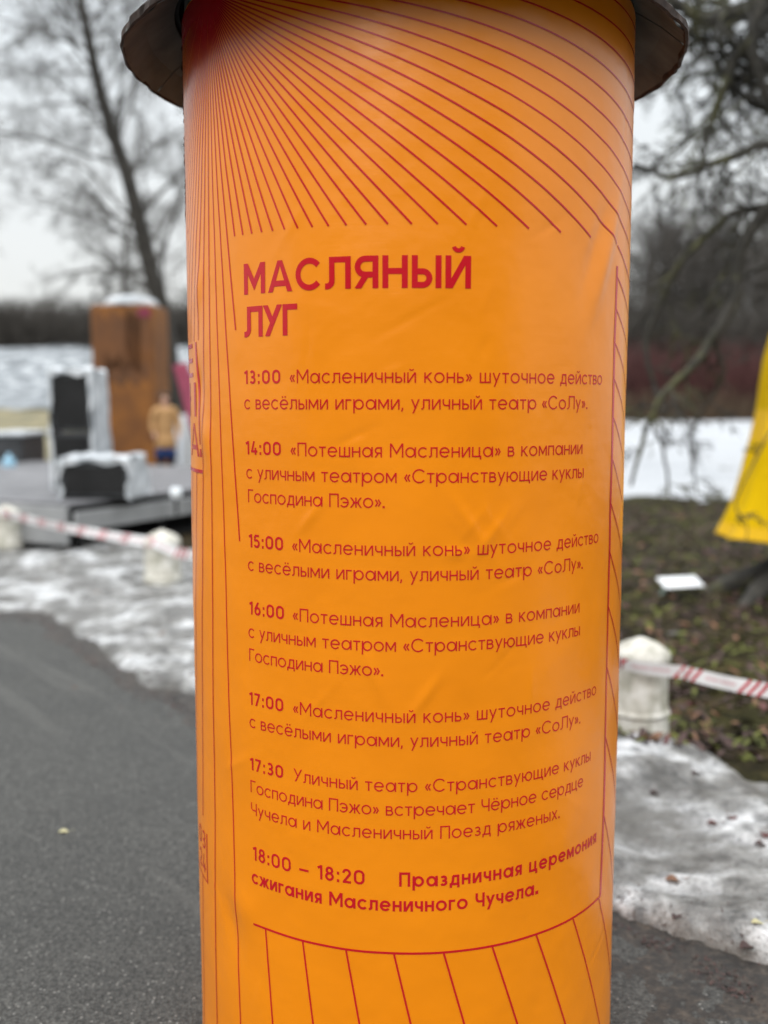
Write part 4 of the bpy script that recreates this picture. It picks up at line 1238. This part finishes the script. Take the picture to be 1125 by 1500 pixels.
# old mossy tree at the right, its foot wrapped in yellow tarpaulin
TX, TY = 3.60, 8.20
tr_ = empty('mossy_tree', (TX, TY, 0)); tag(tr_, 'old mossy tree beyond the right edge whose bare limbs hang over the snow field', 'bare tree')
T = Tubes()
T.add([Vector((0, 0, -.1)), Vector((.02, 0, .15)), Vector((.05, 0, .6)), Vector((.15, 0, 1.6)), Vector((.2, .1, 3.0)), Vector((.05, .2, 4.6)), Vector((-.1, .3, 6.5))], [.52, .38, .30, .27, .26, .24, .18], 14)
for i in range(9):
    a = i * .7; T.add([Vector((.25 * math.cos(a), .25 * math.sin(a), .22)), Vector((.6 * math.cos(a), .6 * math.sin(a), .07)), Vector((1.0 * math.cos(a + .2), 1.0 * math.sin(a + .2), -.05))], [.13, .09, .03], 6)
T.build('trunk', M['bark_lichen'], tr_)
T = Tubes(); R = random.Random(33); TW = Tubes()
LIMBS = [
    # pixel polyline, distance, start radius, end radius, side twigs
    ([(1260, -60), (1190, -40), (1120, 5), (1075, 20), (1035, 30), (1000, 10), (960, -20)], 8.0, .10, .03, 10, .9),
    ([(1270, 40), (1190, 30), (1130, 35), (1090, 70), (1070, 100), (1060, 130), (1045, 165), (1032, 220), (1022, 275)], 7.8, .075, .012, 10, .7),
    ([(1260, 150), (1180, 120), (1125, 100), (1095, 85), (1072, 60), (1062, 20), (1050, -30)], 8.2, .06, .02, 8, .7),
    ([(1240, 230), (1170, 190), (1125, 162), (1095, 145), (1068, 120), (1040, 75), (1010, 40)], 8.0, .045, .012, 8, .6),
    ([(1240, 120), (1180, 110), (1120, 128), (1070, 112), (1020, 108), (992, 128), (1006, 160), (1012, 190)], 8.4, .03, .008, 7, .5),
    ([(1260, 260), (1180, 250), (1120, 212), (1085, 226), (1045, 240), (1010, 254), (975, 258), (950, 246), (926, 242)], 7.5, .045, .014, 7, .6),
    ([(1260, 300), (1180, 290), (1122, 302), (1080, 310), (1050, 330), (1015, 365), (985, 400), (960, 420)], 8.2, .05, .010, 8, .6),
    ([(1260, 200), (1170, 260), (1090, 350), (1078, 420), (1062, 465), (1040, 500), (1015, 535), (985, 562), (962, 592), (948, 628), (936, 668), (924, 712)], 7.9, .060, .012, 6, .45),
    ([(1010, 350), (985, 410), (962, 455), (946, 505), (952, 545), (964, 585), (957, 622), (970, 650), (976, 690), (978, 742)], 8.6, .028, .010, 6, .4),
    ([(1090, 350), (1050, 420), (1030, 480), (1062, 540), (1030, 600), (1012, 640), (1016, 690), (1022, 725)], 9.0, .022, .007, 5, .4),
    ([(1180, -80), (1130, -30), (1110, 20), (1100, 60), (1112, 110), (1130, 160)], 7.6, .06, .03, 8, .7),
    ([(1250, 420), (1180, 400), (1120, 390), (1070, 420), (1020, 470), (985, 490)], 9.2, .035, .010, 6, .5),
    ([(1260, 480), (1180, 560), (1125, 640), (1078, 735), (1092, 765), (1095, 800)], 7.2, .010, .004, 3, .2),
]
for j, (pp, Yd, r0, r1, ns, L_) in enumerate(LIMBS):
    Q = px_tree(T, pp, Yd, r0, r1, 7, wob=.008, R=R)
    Q[0] = Q[0]
    sprout(TW, Q, int(ns * 1.9), r0 * .22 + .003, L_, 3, R, droop=.06, lo=.12)
# joining limbs to the trunk
for pp, Yd, r0, r1, ns, L_ in LIMBS[:8] + LIMBS[10:]:
    s_ = at(*pp[0], Yd); T.add([Vector((TX + .1, TY + .15, max(s_.z * .92, 1.8))), (s_ + Vector((TX, TY, s_.z))) / 2 + Vector((0, 0, .05)), s_], [r0 * 1.3, r0 * 1.1, r0], 7)
lo_ = T.build('limb', M['bark_lichen'], tr_); lo_.location = (-TX, -TY, 0)
tw_ = TW.build('twigs', M['bark_lichen'], tr_); tw_.location = (-TX, -TY, 0); tag(tw_, kind='stuff')
# a second, bushier crown hanging in the upper right, further back
for j, (xx, yy, lab, h_) in enumerate(((9.0, 17.0, 'bare tree standing behind the mossy tree', 9), (11.5, 24.0, 'grey bare tree beyond the mossy ground, outside the right edge', 9), (13.0, 28.0, 'bare tree at the far right edge of the snow field', 12))):
    t_ = empty('bare_tree', (xx, yy, 0)); tag(t_, lab, 'bare tree')
    T = Tubes(); tr = wander(Vector((0, 0, 0)), Vector((R.uniform(-.2, .0), 0, 1)), h_, 8, .08, 0, R); T.add(tr, [.16 * (1 - .10 * i) for i in range(9)], 7); T.build('trunk', M['bark_far'], t_)
    T = Tubes(); cf2 = dict(cf); cf2['rmin'] = .008; cf2['num'] = [1, 8, 6, 4]
    sprout(T, tr, 26, .05, 3.4, 4, R, cfg=cf2, lo=.2); T.build('crown', M['bark_far'], t_)

# yellow tarpaulin round the tree foot
yc = Vector((TX - .03, TY - .10, 0)); zb, zt_ = .42, 2.85
hem = at(1047, 792, 8.35); ycl = empty('yellow_tarpaulin', yc); tag(ycl, 'yellow tarpaulin skirt hanging round the tree foot at the right edge of the photo', 'tarpaulin')
PROF = [(.50, .80), (.54, .782), (.60, .755), (.80, .675), (1.04, .61), (1.28, .56), (1.53, .52), (1.95, .475), (2.3, .40), (2.7, .37), (3.0, .36)]
P2 = []
for (z0, r0), (z1, r1) in zip(PROF, PROF[1:]):
    for q in range(3): P2.append((r0 + (r1 - r0) * q / 3, z0 + (z1 - z0) * q / 3))
P2.append((PROF[-1][1], PROF[-1][0]))
V, F = lathe(P2, 120, fn=lambda a, r, z: (1 / (abs(math.cos(a)) ** 7 + abs(math.sin(a)) ** 7) ** (1 / 7)) * (1 + (.012 * math.sin(a * 9 + z) + .007 * math.sin(a * 17 + 2 * z)) * (1.5 - .4 * z) + .003 * math.sin(a * 31) + .006 * math.sin(z * 9 + a * 4)))
V = [(x, y * .47, z + .012 * math.sin(math.atan2(y, x) * 7) * max(0, 1 - (z - .5) * 3)) for x, y, z in V]
o = mesh('cloth', V, F, M['yellow'], ycl, True); o.data.materials.append(M['yellow_hem'])
for p in o.data.polygons:
    z = p.center.z
    if z < .60 or 1.28 < z < 1.53: p.material_index = 1
md = o.modifiers.new('thick', 'SOLIDIFY'); md.thickness = .003
T = Tubes(); T.add([Vector((x, y, z)) for x, y, z in V[6 * 120:7 * 120] + V[6 * 120:6 * 120 + 1]], [.004] * 121, 5); T.build('seam', M['yellow_hem'], ycl)

# small white plate on a stake
q0 = at(974, 850, 8.15); g0 = on(970, 872)
pl = empty('ground_sign', (g0.x, g0.y, 0)); tag(pl, 'small blank white plate tilted on a short stake in the mossy ground', 'sign')
T = Tubes(); T.add([Vector((-.02, 0, -.03)), Vector((.04, -.02, .10))], [.022, .020], 6); T.build('stake', M['stake'], pl)
V, F = boxg(0, 0, 0, .33, .24, .012, rz=.10, bev=.003)
V = [(x + .14, y * .8 - .02, z + .115 + y * .22 + x * .02) for x, y, z in V]
mesh('plate', V, F, M['plate'], pl)

# ============================ leaves, litter, pebbles ============================================
def leaf(pos, size, rz, mat, label, cat='leaf', curl=.3):
    V = []; F = []; n = 8
    for i in range(n + 1):
        u = i / n; w = math.sin(math.pi * u ** .85) * .32
        for s in (-1, -.5, 0, .5, 1):
            V.append(((u - .5) * size, s * w * size * (1 + .15 * math.sin(i * 5 + s)), size * (curl * .35 * (abs(s) * w * 2) + .10 * math.sin(u * 5) + .02)))
    for i in range(n):
        for k in range(4): F.append((i * 5 + k, i * 5 + k + 1, (i + 1) * 5 + k + 1, (i + 1) * 5 + k))
    b = len(V)
    for i in range(4):
        for s in (-.012, .012): V.append(((.5 + i * .10) * size, s * size, size * (.08 + .02 * i)))
    for i in range(3): F.append((b + i * 2, b + i * 2 + 1, b + i * 2 + 3, b + i * 2 + 2))
    o = mesh('fallen_leaf', V, F, mat, None, True); md = o.modifiers.new('t', 'SOLIDIFY'); md.thickness = size * .02
    o.location = pos; o.rotation_euler = (0, 0, rz); tag(o, label, cat, 'fallen leaves on the ice'); return o
deps = bpy.context.evaluated_depsgraph_get()
def drop(x, y):
    "where the line of sight through a pixel meets the ground surfaces"
    bpy.context.view_layer.update()
    d = Vector(ray(x, y)).normalized(); o = Vector((0, 0, EYE)); best = None
    for nm in ('snow', 'ground', 'path'):
        ob_ = bpy.data.objects[nm]; h, l, n_, f = ob_.ray_cast(o, d)
        if h and (best is None or (l - o).length < (best - o).length): best = l
    return best if best is not None else on(x, y)
for x, y, s, a, mt, lab in (
    (988, 1290, .062, .05, 'leaf_brown', 'light brown oval leaf lying on the ice right of the column'),
    (1096, 1387, .060, .4, 'leaf_dark', 'large dark leaf on the ice near the lower right edge'),
    (1071, 1199, .060, 1.6, 'leaf_red', 'curled wine-red leaf on the grey ice, upper right'),
    (1046, 1207, .055, .1, 'leaf_red', 'flat wine-red leaf left of the curled red leaf'),
    (1121, 1223, .070, 1.2, 'leaf_red', 'upright wine-red leaf at the right edge of the ice'),
    (1116, 1238, .055, .0, 'leaf_dark', 'dark flat leaf below the red one at the right edge'),
    (991, 1343, .045, .9, 'leaf_dark', 'small crumpled grey-brown leaf on the ice below the light brown leaf'),
    (1110, 1352, .040, .1, 'leaf_pale', 'pale straw-coloured leaf scrap above the large dark leaf'),
    (1020, 1133, .05, .3, 'leaf_dark', 'dark leaf on the dull ice below the mossy bank'),
    (960, 1162, .05, .1, 'leaf_dark', 'dark wet leaf on the ice close below the bollard'),
    (1014, 1043, .060, 1.0, 'leaf_brown', 'orange-brown leaf on the mossy ground right of the bollard'),
    (95, 1219, .045, .3, 'leaf_pale', 'pale straw scrap on the asphalt left of the column')):
    leaf(drop(x, y), s, a, M[mt], lab)
# litter on the mossy ground and on the ice: leaves, twigs, bits
def litter(name, n, region, sizes, mats, label, seed, flat=.4, nm=('snow', 'ground')):
    R = random.Random(seed); V = []; F = []; mi = []
    obs = [bpy.data.objects[k] for k in nm]
    for i in range(n):
        x, y = region(R); z = -9
        for ob_ in obs:
            h, l, nn, f = ob_.ray_cast(Vector((x, y, 3)), Vector((0, 0, -1)))
            if h: z = max(z, l.z)
        if z < -1: continue
        s = R.uniform(*sizes); a = R.uniform(0, 6.28); el = R.uniform(.35, 1.0); t1, t2 = R.uniform(-flat, flat), R.uniform(-flat, flat)
        b = len(V)
        for (u, v) in ((-1, 0), (-.4, -.42), (.4, -.36), (1, 0), (.4, .40), (-.4, .36)):
            X = u * s; Y = v * s * el; V.append((x + X * math.cos(a) - Y * math.sin(a), y + X * math.sin(a) + Y * math.cos(a), z + .004 + abs(s) * .15 + X * t1 + Y * t2))
        F += [(b, b + 1, b + 2, b + 3), (b, b + 3, b + 4, b + 5)]; m_ = R.randrange(len(mats)); mi += [m_, m_]
    me = bpy.data.meshes.new(name); me.from_pydata(V, [], F); me.update()
    for m_ in mats: me.materials.append(M[m_])
    me.polygons.foreach_set('material_index', mi)
    o = bpy.data.objects.new(name, me); sc.collection.objects.link(o); tag(o, label, kind='stuff'); return o
litter('leaf_litter', 15000, lambda R: (R.uniform(.5, 7.5), 4.3 + 11 * R.random() ** 1.5), (.014, .055), ['leaf_dark', 'leaf_dark', 'leaf_dark', 'moss', 'moss', 'leaf_dark', 'leaf_dark', 'moss', 'leaf_brown', 'leaf_dark', 'leaf_dark', 'leaf_red', 'moss', 'leaf_dark'], 'dead leaves and moss tufts strewn over the park earth', 2, .6)
litter('ice_debris', 1600, lambda R: (R.uniform(.5, 2.6), R.uniform(2.3, 4.8)), (.0015, .007), ['leaf_dark', 'leaf_dark', 'leaf_dark', 'leaf_red'], 'dark crumbs of leaves and bark on the ice', 3, .5, ('snow',))
litter('snow_debris', 420, lambda R: (R.uniform(-6, -.4), R.uniform(4.8, 11)), (.008, .03), ['leaf_dark', 'leaf_dark', 'leaf_brown'], 'dark crumbs on the grey snow left of the column', 4, .5)
def ring(R):
    a = R.uniform(0, 6.28); r = .13 + abs(R.gauss(0, .07)); return BP.x + r * math.cos(a), BP.y + .06 + r * math.sin(a)
litter('bollard_litter', 420, ring, (.006, .024), ['leaf_dark', 'leaf_dark', 'moss', 'moss', 'leaf_dark'], 'moss and dark leaves gathered round the foot of the bollard right of the column', 8, .7)
def band(R):
    x = R.uniform(.45, 1.8); return x, float(edge_y(x)) + abs(R.gauss(0, .14)) - .12
litter('edge_debris', 2600, band, (.002, .009), ['leaf_dark', 'leaf_dark', 'leaf_dark', 'leaf_dark'], 'dark wet litter where the ice meets the asphalt', 6, .5, ('snow', 'ground', 'path'))
def band2(R):
    x = R.uniform(-4.5, -.6); return x, float(edge_y(x)) + R.gauss(0, .10)
litter('edge_debris', 500, band2, (.006, .02), ['leaf_dark', 'leaf_dark', 'leaf_dark'], 'dark litter where the snow meets the asphalt left of the column', 7, .5, ('snow', 'ground', 'path'))
